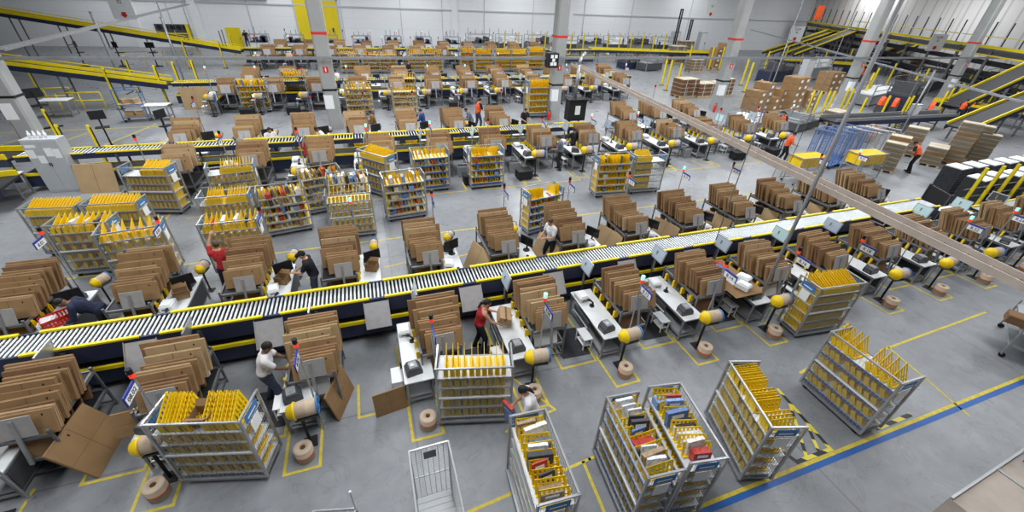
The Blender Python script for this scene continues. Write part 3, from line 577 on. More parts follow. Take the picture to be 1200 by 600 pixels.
def cart_frame_kit(blue, wires):
    kit = []; hx, hy = CL/2, CD/2
    post = MB(); post.cbox(-.022, .022, -.022, .022, .14, CH, .005); post = post.mesh('post', 'alu')
    for x in (-hx, hx):
        for y in (-hy, hy): kit.append(('post', post, None, (x, y, 0)))
    b = MB()
    for y in (-hy,): b.box(-hx, hx, y-.016, y+.016, CH-.032, CH)
    for x in (-hx, hx): b.box(x-.016, x+.016, -hy, hy, CH-.032, CH)
    kit.append(('top_rail', b.mesh('top_rail', 'alu'))); b = MB(); b.box(-hx, hx, -hy-.02, -hy+.02, CH*.5, CH*.5+.04); kit.append(('middle_rail', b.mesh('middle_rail', 'table_top')))
    b = MB(); b.box(-hx, hx, -hy, hy, .13, .17)
    for y in (-hy, hy): b.box(-hx-.02, hx+.02, y-.03, y+.03, .12, .18)
    kit.append(('base', b.mesh('base', 'steel')))
    for z in SHELF_Z:
        b = MB(); b.box(-hx+.02, hx-.02, -hy+.02, hy-.02, z-.02, z, 0); b.box(-hx+.02, hx-.02, hy-.03, hy-.012, z-.03, z+.012, 1)
        b.box(-hx+.02, hx-.02, -hy+.012, -hy+.024, z-.03 if blue or not wires else z-.012, z+.012 if blue or not wires else z+.002, 1); kit.append(('shelf', b.mesh('shelf', ['shelf_white', 'blue_strip' if blue else 'alu'])))
    if wires:
        b = MB(); x = -hx+.05; b.box(-hx+.02, hx-.02, -hy-.001, -hy+.001, .18, 1.46, 1)
        while x < hx: b.box(x-.0022, x+.0022, -hy-.006, -hy-.002, .18, CH-.04); x += .075
        kit.append(('wire_panel', b.mesh('wire_panel', ['cart_wire', PANEL])))
    for sx in (-1, 1):
        b = MB(); x = sx*hx
        for i in range(11): y = -hy+.05+i*(CD-.1)/10; b.box(x-.002, x+.002, y-.002, y+.002, .18, CH-.04)
        z = .3
        while z < CH-.1: b.box(x-.002, x+.002, -hy, hy, z-.002, z+.002); z += .1
        kit.append(('end_panel', b.mesh('end_panel', 'cart_wire')))
        b = MB(); b.box(x+sx*.004, x+sx*.012, -.19, .19, 1.50, 1.67, 0); b.box(x+sx*.012, x+sx*.014, -.13, .13, 1.55, 1.58, 1); b.box(x+sx*.004, x+sx*.010, -.12, .14, 1.16, 1.44, 1); kit.append(('label_card', b.mesh('label_card', ['label_blue', 'paper']), None, None, 'blue label above a white sheet'))
    cm = MB(); cm.cyl((0, -.018, .055), (0, .018, .055), .055, 12); cm.bar((0, -.03, .05), (0, -.03, .13), .02); cm.bar((0, .03, .05), (0, .03, .13), .02); cm.box(-.05, .05, -.04, .04, .11, .13); cm = cm.mesh('caster', 'black')
    for x in (-hx+.12, hx-.12):
        for y in (-hy+.06, hy-.06): kit.append(('caster', cm, None, (x, y, 0)))
    return kit
M('blue_strip', (.05, .13, .42), .5, 0, .08, 8)
CK = {(b_, w_): cart_frame_kit(b_, w_) for b_ in (0, 1) for w_ in (0, 1)}
ITEM = []
for (a, c, h) in [(.07, .32, .30), (.13, .30, .22), (.04, .26, .29), (.18, .36, .16), (.09, .40, .30)]:
    q = []
    for m in PROD: b = MB(); b.cbox(-a/2, a/2, -c/2, c/2, 0, h, .003); b.box(-a/2-.001, a/2+.001, -c*.3, c*.3, h*.55, h*.8, 1); q.append(b.mesh('product', [m, 'paper']))
    ITEM.append(q)
def cart(label, loc, rz, s=1, blue=0, wires=1, top=None, low=None, holes=True, items=0, seed=0, lowitems=0, lean=0, tall=True):
    rnd = random.Random(seed); root = spawn('shelf_cart', CK[blue, wires], label, 'cart', (loc[0], loc[1], 0), R(rz), 'shelf carts', s)
    top = [-.62+1.24*i/13 for i in range(14)] if top is None else top; low = top if low is None else low; dm = DIVH if holes else DIVS
    for li, z in enumerate(SHELF_Z):
        for x in (top if li == 0 else low[li % 2::2] if len(low) > 26 else low):
            x += rnd.uniform(-.012, .012); ob('divider', (DIVT if holes else DIVST) if li == 0 and tall else dm, root, (max(-.64, min(.64, x)), 0 if wires else -.02, z+.006), (0, lean, 0))
    mt = Matrix.Translation((loc[0], loc[1], 0)) @ Matrix.Rotation(R(rz), 4, 'Z') @ Matrix.Scale(s, 4)
    for li, z in enumerate(SHELF_Z):
        n = items if li == 0 else lowitems
        for k in range(n):
            x = -.60+1.2*(k+.5)/n+rnd.uniform(-.02, .02); p = mt @ Vector((x, rnd.uniform(-.06, .08), z+.007)); c = rnd.randrange(len(PROD)); it = rnd.randrange(len(ITEM))
            single('product', ITEM[it][c], '%s packaged product on %s' % ('top-shelf' if li == 0 else 'lower-shelf', label), 'product', p, (0, lean*.8+rnd.uniform(-.08, .08), R(rz)+rnd.uniform(-.15, .15)), 'products on '+label, s)
    return root
def rng(a, b, n): return [a+(b-a)*i/(n-1) for i in range(n)]
# foreground carts
cart('yellow cart with an open carton among its top dividers', (-3.30, 5.62), -14.5, top=rng(-.55, -.16, 8)+rng(.14, .6, 9), low=rng(-.6, .6, 8), seed=1, lean=-.22)
cart('yellow cart with spaced upright dividers behind the empty wire trolley', (1.30, 5.45), -14, top=rng(-.56, .56, 10), low=rng(-.6, .56, 10), seed=2, lean=0)
cart('package cart beside the woman with books', (1.82, 3.22), 87, top=rng(-.6, .6, 9), low=rng(-.6, .6, 8), items=8, lowitems=4, seed=3, lean=.30, tall=False)
cart('blue-striped package cart parked against another cart', (3.56, 3.08), -95, blue=1, top=rng(-.6, .6, 8), low=rng(-.6, .6, 9), items=11, seed=4, lean=-.26, tall=False)
cart('package cart parked beside the blue-striped package cart', (4.38, 3.05), 81, top=rng(-.45, .62, 9), low=rng(-.6, .6, 8), items=11, lowitems=3, seed=5, lean=.26, tall=False)
cart('yellow cart with three divider clumps beside the hazard tape', (6.20, 3.10), -106, top=rng(-.62, -.22, 8)+rng(-.02, .2, 5)+rng(.45, .6, 3), low=rng(-.6, -.2, 6)+rng(0, .6, 5), seed=6, lean=-.30, tall=False)
cart('blue-striped cart with pointed dividers on the blue floor line', (9.27, 3.20), -91, blue=1, top=rng(-.60, -.18, 4)+rng(.16, .6, 4), low=rng(-.6, -.35, 3)+rng(-.12, .12, 3)+rng(.3, .6, 3), seed=7, lean=-.42)
cart('densely packed yellow cart near the thick conduit', (10.98, 5.42), -5, top=rng(-.62, .64, 16), low=rng(-.64, .64, 15), seed=8, lean=-.2)
b = OBOX; single('carton', OBOX, 'small open brown carton among the yellow dividers of the front left cart', 'carton', (-3.32, 5.58, 1.447), (0, 0, R(-14)))
# mid-ground carts behind the far side of the conveyor
mid = [('left yellow cart of the front pair near the left edge, its sign in front', (-8.99, 13.09), -12, 1.0, 0, 0, 26, 0, 0), ('yellow cart behind the sign second from the left edge', (-9.54, 14.48), -8, 1.05, 0, 0, 0, 0, 0)]
D = lambda n: rng(-.62, .62, n)
def mc(label, a, b, z, s, wires, blue, top, low=None, items=0, lowitems=0, seed=0, flip=False):
    # a, b: floor-plan ends of the edge nearest the camera
    a = Vector(a); b = Vector(b); d = (b-a).normalized(); n = Vector((-d.y, d.x)); c = (a+b)/2+n*CD*s/2
    rz = math.degrees(math.atan2(d.y, d.x)) + (0 if wires else 180)
    cart(label, (c.x, c.y), rz, s, blue, wires, top, low, False, items, seed, lowitems, .12)
mc('yellow cart farther from the aisle in the cabinet pair', (-10.3, 14.95), (-8.95, 14.75), 0, .98, 1, 0, D(16), D(12), seed=11)
mc('yellow cart with a blue label in the cabinet pair', (-8.75, 14.75), (-7.3, 14.6), 0, 1.0, 1, 0, D(15), D(12), seed=12)
mc('yellow cart with packages behind the first far-side rack', (-9.0, 13.45), (-7.6, 13.35), 0, 1.0, 1, 0, D(10), D(6), 4, seed=13)
mc('cart with seven large pointed yellow dividers', (-7.55, 12.55), (-6.1, 12.75), 0, 1.0, 1, 0, D(7), D(6), seed=14)
mc('half-filled yellow cart next to the grey cabinet', (-8.85, 17.6), (-7.25, 17.2), 0, 1.08, 1, 0, rng(-.1, .62, 12), D(10), seed=15)
mc('yellow cart below the third rack of second conveyor', (-6.0, 17.0), (-4.45, 17.2), 0, 1.06, 1, 0, rng(-.3, .3, 9)+rng(.4, .6, 3), D(9), seed=16)
mc('yellow cart with two divider clumps behind the red-shirted person', (-5.65, 14.5), (-4.2, 14.5), 0, 1.0, 1, 0, rng(-.5, -.1, 7)+rng(.1, .6, 7), D(8), seed=17)
mc('yellow cart the person in red reaches into', (-5.1, 12.45), (-3.6, 12.45), 0, 1.02, 1, 0, D(11), D(7), 4, seed=18)
mc('open package cart behind the person in red', (-3.95, 14.5), (-2.5, 14.75), 0, 1.0, 0, 0, D(9), D(8), 8, 8, seed=19)
mc('package cart hidden behind the open package cart', (-2.75, 15.95), (-1.35, 16.3), 0, 1.0, 0, 0, D(8), D(8), 7, 6, seed=20)
mc('full yellow cart behind the third far-side rack', (-1.75, 13.75), (-.35, 13.75), 0, 1.0, 1, 0, D(11), D(8), seed=21)
mc('package cart hidden behind the full yellow cart', (-1.75, 15.3), (-.40, 15.35), 0, 1.0, 0, 0, D(8), D(8), 9, 5, seed=22)
mc('open package cart standing alone in the aisle', (.17, 14.65), (1.68, 14.8), 0, 1.05, 0, 0, D(10), D(9), 3, 9, seed=23)
mc('yellow cart turned askew before the second conveyor', (-.75, 18.0), (.45, 16.6), 0, 1.1, 1, 1, D(18), D(8), 0, 5, seed=24)
mc('blue-striped cart behind the open aisle cart', (1.52, 17.1), (3.05, 17.15), 0, 1.08, 0, 1, D(9), D(10), 0, 6, seed=25)
mc('blue-striped cart standing alone by the second conveyor', (4.05, 16.95), (5.5, 16.95), 0, 1.06, 0, 1, rng(-.5, -.2, 4)+rng(0, .55, 7), D(12), 0, 4, seed=26)
mc('dark cart behind the man with the lanyard', (5.05, 12.3), (6.5, 12.6), 0, 1.0, 0, 1, rng(.1, .62, 7)+rng(-.6, -.42, 3), D(6), 0, 5, seed=27)
mc('open yellow cart in the pair before the black box', (9.2, 14.75), (10.75, 14.6), 0, 1.08, 0, 0, rng(-.6, .6, 10), D(10), 2, 2, seed=28)
mc('half-empty yellow cart in the pair before the black box', (11.05, 14.75), (12.55, 14.65), 0, 1.06, 1, 0, rng(-.6, .0, 8), rng(-.6, .1, 8), seed=29)
far = [(424, 135, 28, 'package cart behind the man in brown'), (477, 137, 28, 'yellow-topped cart beside the man in blue'), (303, 132, 28, 'package cart on the cabinet side of the second pillar'), (352, 118, 32, 'yellow cart touching the second pillar'),
       (476, 120, 31, 'yellow cart behind another one in the third row'), (634, 138, 28, 'tall yellow cart beside the pillar with black boxes'),
       (412, 86, 46, 'first cart of the far group from the yellow door'), (437, 86, 46, 'second cart of the far group from the yellow door'), (457, 86, 46, 'third cart of the far group from the yellow door'), (490, 86, 46, 'wide cart of the far group'), (510, 85, 46, 'tall yellow cart of the far group'),
       (550, 83, 46, 'far-back yellow cart before the grey tray'), (567, 86, 44, 'bright far-back yellow cart'), (590, 84, 46, 'yellow cart far back with a brown stack in front'), (608, 84, 47, 'far-back yellow cart second from the black-boxed pillar'), (628, 82, 47, 'far-back yellow cart closest to the black-boxed pillar')]
FARP = [(-0.44, 31.26), (2.58, 30.29), (-7.20, 33.07), (-4.85, 36.43), (3.01, 34.73), (12.10, 28.46), (-1.04, 48.47), (1.07, 48.32), (2.79, 48.20), (5.70, 48.00), (7.60, 48.41), (11.64, 49.28), (12.87, 47.50), (15.47, 48.46), (17.31, 48.34), (19.85, 49.39)]
FARS = [1.2, 1.15, 1.2, 1.2, 1.2, 1.45, 1.25, 1.2, 1.2, 1.3, 1.3, 1.3, 1.35, 1.3, 1.3, 1.35]
for i, ((_, _, _, lab), p, s) in enumerate(zip(far, FARP, FARS)): mc(lab, (p[0]-.75*s, p[1]), (p[0]+.75*s, p[1]), 0, s, 0, 0, D(9), D(8), 3 if i in (0, 2) else 0, 0, seed=40+i)

# empty wire trolleys
def wire_trolley(label, loc, rz, s=1, h=1.6, w=.62, l=1.25, mat='cart_wire', closed=True, frame='alu'):
    kit = []; b = MB()
    for x in (-w/2, w/2):
        for y in (0, -l): b.cyl((x, y, .12), (x, y, h), .018, 8)
    b.cyl((-w/2, 0, h), (w/2, 0, h), .018, 8); b.cyl((-w/2, 0, h), (-w/2, -l, h), .018, 8); b.cyl((w/2, 0, h), (w/2, -l, h), .018, 8); b.cyl((-w/2, 0, .8), (w/2, 0, .8), .012, 6); kit.append(('frame', b.mesh('frame', frame)))
    for nm, (p, q) in {'back_panel': ((-w/2, 0), (w/2, 0)), 'side_panel': ((-w/2, 0), (-w/2, -l)), 'side_panel ': ((w/2, 0), (w/2, -l)), 'base': None or ((0, 0), (0, 0))}.items():
        b = MB()
        if nm == 'base':
            b.box(-w/2, w/2, -l, 0, .12, .15)
            for i in range(12): b.box(-w/2, w/2, -l+i*l/12-.004, -l+i*l/12+.004, .15, .158)
        else:
            p = Vector((*p, 0)); q = Vector((*q, 0)); n = max(6, int((q-p).length/.085))
            for i in range(n+1): c = p+(q-p)*i/n; b.box(c.x-.004, c.x+.004, c.y-.004, c.y+.004, .14, h)
            z = .2
            while z < h: b.bar(p+Vector((0, 0, z)), q+Vector((0, 0, z)), .006); z += .045 if nm == 'back_panel' else .09
        kit.append((nm.strip(), b.mesh(nm.strip(), mat)))
    cm = MB(); cm.cyl((0, -.018, .06), (0, .018, .06), .06, 10); cm.box(-.03, .03, -.03, .03, .1, .13); cm = cm.mesh('caster', 'black')
    for x in (-w/2+.05, w/2-.05):
        for y in (-.06, -l+.06): kit.append(('caster', cm, None, (x, y, 0)))
    b = MB(); b.box(-.10, .10, -.012, -.006, h-.30, h-.12); kit.append(('plate', b.mesh('plate', 'steel_dark')))
    return spawn('wire_trolley', kit, label, 'trolley', (loc[0], loc[1], 0), R(rz), 'wire trolleys', s)
wire_trolley('empty wire trolley standing over the yellow tape line', (.17, 3.92), 0)
tr_ = wire_trolley('wire trolley with a tall white handle post', (-1.32, 3.66), -14, 1, 1.05)
b = MB(); b.cyl((.31, 0, 1.0), (.31, 0, 1.55), .018, 8); ob('handle_post', b.mesh('handle_post', 'white'), tr_)
# flat trolley with brown parcels at the right edge
kit = []; b = MB(); b.box(-.45, .45, -.9, .9, .40, .44)
for x in (-.43, .43):
    for y in (-.88, .88): b.bar((x, y, .1), (x, y, 1.0), .035)
b.box(-.45, .45, -.9, .9, .82, .86); kit.append(('frame', b.mesh('frame', 'steel')))
cm = MB(); cm.cyl((0, -.02, .07), (0, .02, .07), .07, 10); cm = cm.mesh('caster', 'black')
for x in (-.4, .4):
    for y in (-.85, .85): kit.append(('caster', cm, None, (x, y, 0)))
rt = (15.81, 2.96); spawn('flat_trolley', kit, 'low steel trolley carrying dark wrapped parcels', 'trolley', (rt[0]+.35, rt[1]+.1, 0), R(-64))
for k in range(4):
    b = MB(); b.cbox(-.22, .22, -.2, .2, 0, .24+.05*(k % 2), .015); b.box(-.221, .221, -.03, .03, .1, .12, 1)
    single('parcel', b.mesh('parcel', ['card_dark', 'card_edge']), 'dark brown wrapped parcel on the low steel trolley', 'parcel', (rt[0]+.35-.62+.42*k, rt[1]+.1+.30-.2*k, .862), (0, 0, R(-64)), 'parcels on the low trolley')
# grey cabinet roofs in the bottom right corner
kit = []; b = MB()
g0, g1, g2 = (6.73, 0.74), (8.74, 0.87), (6.98, 0.47)
d1 = (Vector(g1)-Vector(g0)).normalized(); n1 = Vector((d1.y, -d1.x)); rz1 = math.atan2(d1.y, d1.x)
b.box(0, 3.2, -2.2, 0, .06, 2.2); b.box(0, 3.2, -.03, .0, 2.2, 2.23, 1); b.box(1.15, 1.18, -2.2, 0, 2.2, 2.215, 1); kit.append(('housing', b.mesh('housing', ['plate_tan', 'alu'])))
b = MB(); b.box(1.7, 1.95, -.35, -.1, 2.2, 2.28); b.box(1.5, 1.58, -.6, -.5, 2.2, 2.25); kit.append(('cap', b.mesh('cap', 'label_blue'), None, None, 'blue cap'))
spawn('machine_housing', kit, 'flat-topped grey brown housing with a blue cap', 'housing', (g0[0], g0[1], 0), rz1)
# brown board over the table with printers on it
mt = None; bx = (9.61, 6.83)
b = MB(); b.cbox(-.60, .45, -.95, .75, 0, .02, .004); b.box(-.25, .1, -.45, .5, .02, .035, 1); single('display_board', b.mesh('display_board', ['card', 'table_top']), 'wide brown cardboard sheet laid over the eighth near table under the thick conduit', 'board', (9.35, 7.1, .98), (0, 0, R(0)))
for k, (a, c) in enumerate([(9.25, 6.45), (9.55, 6.75)]): spawn('label_printer', PRINTER, ['white printer at the front of the brown board', 'white printer behind another on the brown board'][k], 'printer', (a, c, 1.015), R(20))
for k in range(3): single('product', ITEM[3][[3, 1, 2][k]], ['black case on the brown board', 'blue case on the brown board', 'red case on the brown board'][k], 'product', (9.12+.12*k, 7.15+.15*k, 1.015), (0, 0, .2))

# ------------------------------------------------------------------ people
def solid(mb, name, mat, vox):
    me = mb.mesh(name, mat); o = bpy.data.objects.new(name, me); COL.objects.link(o)
    m = o.modifiers.new('r', 'REMESH'); m.mode = 'VOXEL'; m.voxel_size = vox; k = o.modifiers.new('s', 'SMOOTH'); k.iterations = 3; k.factor = .5
    dg = bpy.context.evaluated_depsgraph_get(); out = bpy.data.meshes.new_from_object(o.evaluated_get(dg)); bpy.data.objects.remove(o); out.name = name
    if not out.materials: out.materials.append(G(mat))
    out.polygons.foreach_set('use_smooth', [True]*len(out.polygons)); return out
def limb(mb, pts, rad):
    for (p, a), (q, b_) in zip(zip(pts, rad), zip(pts[1:], rad[1:])): mb.cyl(p, q, a, 12, b_)
    for p, a in zip(pts, rad): mb.ell(p, (a, a, a), 10, 7)
def ik(a, c, l1, l2, pole):
    a = Vector(a); c = Vector(c); d = c-a; L = min(d.length, (l1+l2)*.995); c = a+d.normalized()*L; x = (l1*l1-l2*l2+L*L)/(2*L); h = math.sqrt(max(0, l1*l1-x*x)); u = d.normalized()
    pv = Vector(pole); pv = (pv-u*pv.dot(u)).normalized(); return a+u*x+pv*h, c
def person(label, loc, face, h=1.72, lean=12, lh=(-.22, .38, 1.08), rh=(.22, .38, 1.08), top='cloth_white', bottom='jeans', skin='skin', hair='hair', long_hair=False, vest=None, sleeve=.55, stride=.10, look=20, squat=0, near=False, z=0, bare=False, cap=False):
    s = h/1.75; root = thing('person', label, 'person', (loc[0], loc[1], z), R(face)-PI/2, None, s)
    Rx = Matrix.Rotation(-R(lean), 3, 'X'); pv = Vector((0, -squat*.25, .94-squat*.38))
    U_ = lambda x, y, zz: pv+Rx @ Vector((x, y, zz-.94))
    hd = U_(0, .03, 1.625); RL = Matrix.Rotation(-R(lean+look), 3, 'X'); Hd = lambda x, y, zz: hd+RL @ Vector((x, y, zz))
    B = MB()
    B.ell(pv+Vector((0, 0, .02)), (.165, .115, .13), 14, 9); limb(B, [U_(0, 0, .98), U_(0, .005, 1.12), U_(0, 0, 1.28), U_(0, -.005, 1.38)], [.128, .118, .14, .12]); B.ell(U_(-.07, .0, 1.30), (.115, .115, .17)); B.ell(U_(.07, .0, 1.30), (.115, .115, .17))
    limb(B, [U_(-.17, -.01, 1.42), U_(0, -.01, 1.45), U_(.17, -.01, 1.42)], [.065, .075, .065]); limb(B, [U_(0, 0, 1.44), U_(0, .015, 1.56)], [.058, .055])
    B.ell(hd, (.076, .096, .112), 14, 10, mat=RL); B.ell(Hd(0, .03, -.055), (.056, .066, .065), 12, 8, mat=RL); B.ell(Hd(0, .105, -.012), (.014, .02, .024), 8, 6, mat=RL); B.ell(Hd(0, .082, .03), (.05, .018, .014), 8, 6, mat=RL)
    B.ell(Hd(0, .088, -.055), (.026, .012, .009), 8, 6, mat=RL)
    for q in (-1, 1): B.ell(Hd(q*.078, -.005, -.005), (.012, .022, .032), 8, 6, mat=RL)
    arms = []
    for q, t in ((-1, lh), (1, rh)):
        sh = U_(q*.195, -.01, 1.41); el, wr = ik(sh, t, .29, .26, (q*.5, -.4, -.7)); arms.append((sh, el, wr)); limb(B, [sh, el, wr], [.054, .041, .027]); d = (wr-el).normalized(); sd = d.cross(Vector((0, 0, 1))); sd = sd.normalized() if sd.length > .1 else Vector((1, 0, 0)); up = sd.cross(d)
        pm = wr+d*.05; limb(B, [wr, pm+sd*.015], [.026, .028]); limb(B, [wr, pm-sd*.015], [.026, .026])
        for k, ln in enumerate((.062, .072, .068, .052)):
            o_ = pm+d*.03+sd*(.030-.02*k); limb(B, [o_, o_+d*ln*.55-up*.008, o_+d*ln*.85-up*.035], [.0105, .0100, .009])
        o_ = wr+d*.025+sd*(.032 if q < 0 else -.032)*1; limb(B, [o_, o_+d*.03+(sd if q < 0 else -sd)*.025, o_+d*.06+(sd if q < 0 else -sd)*.03-up*.012], [.013, .012, .010])
    legs = []
    for q in (-1, 1):
        hp = pv+Vector((q*.09, 0, -.02)); an = Vector((q*(.11+stride*.3), q*stride, .085)); kn, an = ik(hp, an, .43, .43, (q*.15, 1, 0)); legs.append((hp, kn, an)); limb(B, [hp, kn, an], [.088, .056, .038]); limb(B, [an+Vector((0, -.02, -.04)), an+Vector((q*.01, .13, -.052))], [.038, .032])
    v = .0075 if near else .011
    body = ob('body', solid(B, 'body', skin, v), root)
    for q in (-1, 1):
        e = MB(); e.ell(Hd(q*.03, .088, .008), (.011, .007, .008), 8, 6); ob('eye', e.mesh('eye', 'black', True), body)
    T = MB(); T.ell(pv+Vector((0, 0, .05)), (.178, .128, .11), 14, 9); limb(T, [U_(0, 0, .98), U_(0, .0, 1.12), U_(0, 0, 1.28), U_(0, -.005, 1.385)], [.15, .143, .155, .125]); T.ell(U_(-.07, .0, 1.29), (.13, .13, .185)); T.ell(U_(.07, .0, 1.29), (.13, .13, .185))
    if not bare:
        limb(T, [U_(-.16, -.01, 1.42), U_(0, -.01, 1.43), U_(.16, -.01, 1.42)], [.08, .085, .08])
        for sh, el, wr in arms: limb(T, [sh, sh+(el-sh)*sleeve*1.2] if sleeve < .8 else [sh, el, el+(wr-el)*.85], [.075, .066] if sleeve < .8 else [.072, .058, .045])
    else:
        for q in (-1, 1): limb(T, [U_(q*.11, .0, 1.36), U_(q*.10, -.01, 1.47)], [.05, .04])
    ob('shirt', solid(T, 'shirt', top, v*1.4), root)
    if vest:
        V = MB(); limb(V, [U_(0, 0, 1.02), U_(0, .0, 1.12), U_(0, 0, 1.28), U_(0, -.005, 1.40)], [.172, .168, .178, .14]); V.ell(U_(-.08, .0, 1.29), (.14, .15, .19)); V.ell(U_(.08, .0, 1.29), (.14, .15, .19)); ob('vest', solid(V, 'vest', vest, .016), root)
    P_ = MB(); P_.ell(pv+Vector((0, 0, .015)), (.178, .13, .125), 14, 9)
    for hp, kn, an in legs: limb(P_, [hp, kn, an+Vector((0, 0, .02))], [.104, .076, .06])
    ob('trousers', solid(P_, 'trousers', bottom, v*1.5), root)
    for hp, kn, an in legs:
        f_ = MB(); limb(f_, [an+Vector((0, -.03, -.035)), an+Vector((0, .05, -.04)), an+Vector((0, .15, -.05))], [.048, .046, .034]); f_.v = [(x, y, max(zz, .0)) for x, y, zz in f_.v]; ob('shoe', f_.mesh('shoe', 'black', True), root)
    H = MB(); H.ell(Hd(0, -.018, .026), (.087, .100, .103), 14, 9, mat=RL)
    H.v = [tuple(p) for p in H.v if True]
    if long_hair: limb(H, [Hd(0, -.09, .0), Hd(0, -.125, -.08), Hd(0, -.12, -.22)], [.05, .042, .018])
    if cap: H.cyl(Hd(0, .04, .055), Hd(0, .15, .04), .06, 10, .05)
    ob('hair' if not cap else 'cap', H.mesh('hair', hair, True), root, None, None, None)
    return root
person('man in a white t-shirt at the third near-side table', (-2.78, 6.95), 8, 1.74, 16, (-.05, .52, 1.06), (.18, .50, 1.02), 'cloth_white', 'jeans', 'skin_dark', near=True)
person('woman in a red tank top handling a brown carton, near side of the conveyor', (1.85, 7.2), -5, 1.66, 14, (-.17, .50, 1.12), (.20, .48, 1.02), 'cloth_red', 'cloth_black', 'skin', 'hair', True, near=True, bare=True)
person('woman in a white t-shirt holding books between two carts, near the wire trolley', (2.25, 4.55), 165, 1.62, 20, (-.15, .42, .98), (.15, .42, .95), 'cloth_white', 'cloth_black', 'skin', 'hair', True, near=True)
person('person in a red shirt reaching up into the yellow cart, far side of the conveyor', (-4.42, 11.35), 100, 1.72, 10, (-.10, .42, 1.80), (.28, .22, 1.02), 'cloth_red', 'cloth_black', 'skin', 'hair_brown', near=True, stride=.16, look=5)
person('man in a black t-shirt and cap working at the far-side table', (-2.05, 10.35), 175, 1.74, 12, (-.10, .46, 1.12), (.16, .44, 1.05), 'cloth_black', 'jeans', 'skin', 'cloth_black', near=True, cap=True)
person('person in dark blue bent over the first far-side table', (-6.75, 10.15), 190, 1.74, 52, (-.12, .62, .84), (.20, .60, .84), 'cloth_navy', 'cloth_black', 'skin_dark', 'hair', near=True, sleeve=.9)
person('man in a white t-shirt with a lanyard at the far side of the conveyor', (5.15, 10.45), 195, 1.74, 8, (-.10, .36, 1.12), (.18, .34, 1.05), 'cloth_white', 'cloth_black', 'skin', 'hair_brown', near=True)
for a in [('person in a dark red shirt at the second conveyor', (-2.94, 20.40), 60, dict(top='cloth_red', bottom='cloth_black')), ('person in a white shirt behind the brown stacks of the second conveyor', (-4.72, 22.56), -60, dict(top='cloth_white')),
          ('person in white and black beside the base of the second pillar', (-2.26, 22.55), 200, dict(top='cloth_white', bottom='cloth_black', skin='skin_dark', lean=25)), ('person in a brown jacket reaching towards a rack', (0.27, 24.99), 175, dict(top='cloth_brown', bottom='cloth_brown', sleeve=.9)),
          ('person in a blue shirt by the second conveyor', (3.06, 24.95), 150, dict(top='cloth_blue', bottom='cloth_blue', sleeve=.9)), ('person in grey in front of the person in an orange vest', (5.98, 24.92), 160, dict(top='cloth_grey', bottom='cloth_grey', lean=25, sleeve=.9)),
          ('person in an orange vest behind the person in grey', (6.73, 26.30), 20, dict(top='cloth_black', vest='orange')), ('person in black seated beyond the conveyor near the man in grey', (9.19, 24.30), -80, dict(top='cloth_black', bottom='cloth_black', skin='skin')),
          ('man in a grey t-shirt standing at a second-conveyor table', (9.07, 18.41), 140, dict(top='cloth_grey', bottom='cloth_black')), ('person all in black under the hanging black box', (10.37, 19.57), 95, dict(top='cloth_black', bottom='cloth_black', skin='skin_dark', look=30)),
          ('person in a dark grey shirt between brown stacks of the second conveyor', (13.58, 19.75), 20, dict(top='cloth_grey', bottom='cloth_black')), ('person in a white shirt at the tables beyond the aisle carts', (16.07, 19.53), 25, dict(top='cloth_white', bottom='cloth_black')),
          ('person in orange walking by the blue caged trolley', (22.44, 16.68), -30, dict(top='orange', bottom='cloth_black', vest='orange')), ('person in an orange vest and black cap beside the white paper machine', (26.38, 20.61), 210, dict(top='cloth_navy', bottom='cloth_navy', vest='orange')),
          ('person in an orange vest lifting flat cartons on the pallets', (28.69, 13.63), 100, dict(top='cloth_black', bottom='cloth_black', vest='orange', lean=30)), ('person in an orange vest of the far pair, standing square', (47.25, 21.44), 0, dict(top='cloth_black', bottom='cloth_navy', vest='orange')),
          ('person in an orange vest of the far pair, turned sideways', (48.92, 21.72), 40, dict(top='cloth_black', bottom='cloth_navy', vest='orange')), ('person in a dark shirt in the third row behind the second pillar', (-1.89, 37.90), 150, dict(top='cloth_white', bottom='cloth_black')),
          ('dark-clothed person in the third row near the yellow carts', (4.22, 41.58), 200, dict(top='cloth_black', bottom='cloth_black')), ('person near the back wall beside the small yellow door', (-14.01, 69.50), -90, dict(top='cloth_black', bottom='cloth_navy')), ('person in blue at the distant machines', (57.89, 65.57), 180, dict(top='cloth_navy', bottom='cloth_navy'))]:
    p = a[1]; person(a[0], p, a[2], 1.80 if p[1] < 26 else 2.0 if p[1] < 40 else 2.15, **{**dict(lean=10), **a[3]})
single('carton', CBOX, 'brown taped carton held up by the woman in red', 'carton', (2.42, 7.15, .95), (R(20), R(-8), R(75)))
for k in range(3): single('product', ITEM[0][[1, 3, 2][k]], ['blue book in the hands of the woman with books', 'black book in the hands of the woman with books', 'red book in the hands of the woman with books'][k], 'book', (1.70, 4.62+.05*k, .94+.02*k), (R(80), 0, .3))
single('crate', BIN, 'red perforated crate on the first far-side table under the bent person', 'crate', (-7.6, 10.1, .752), (0, 0, .6), None, 1.0).data = (lambda m: (m.materials.__setitem__(0, MATS['red']), m)[1])(BIN.copy())

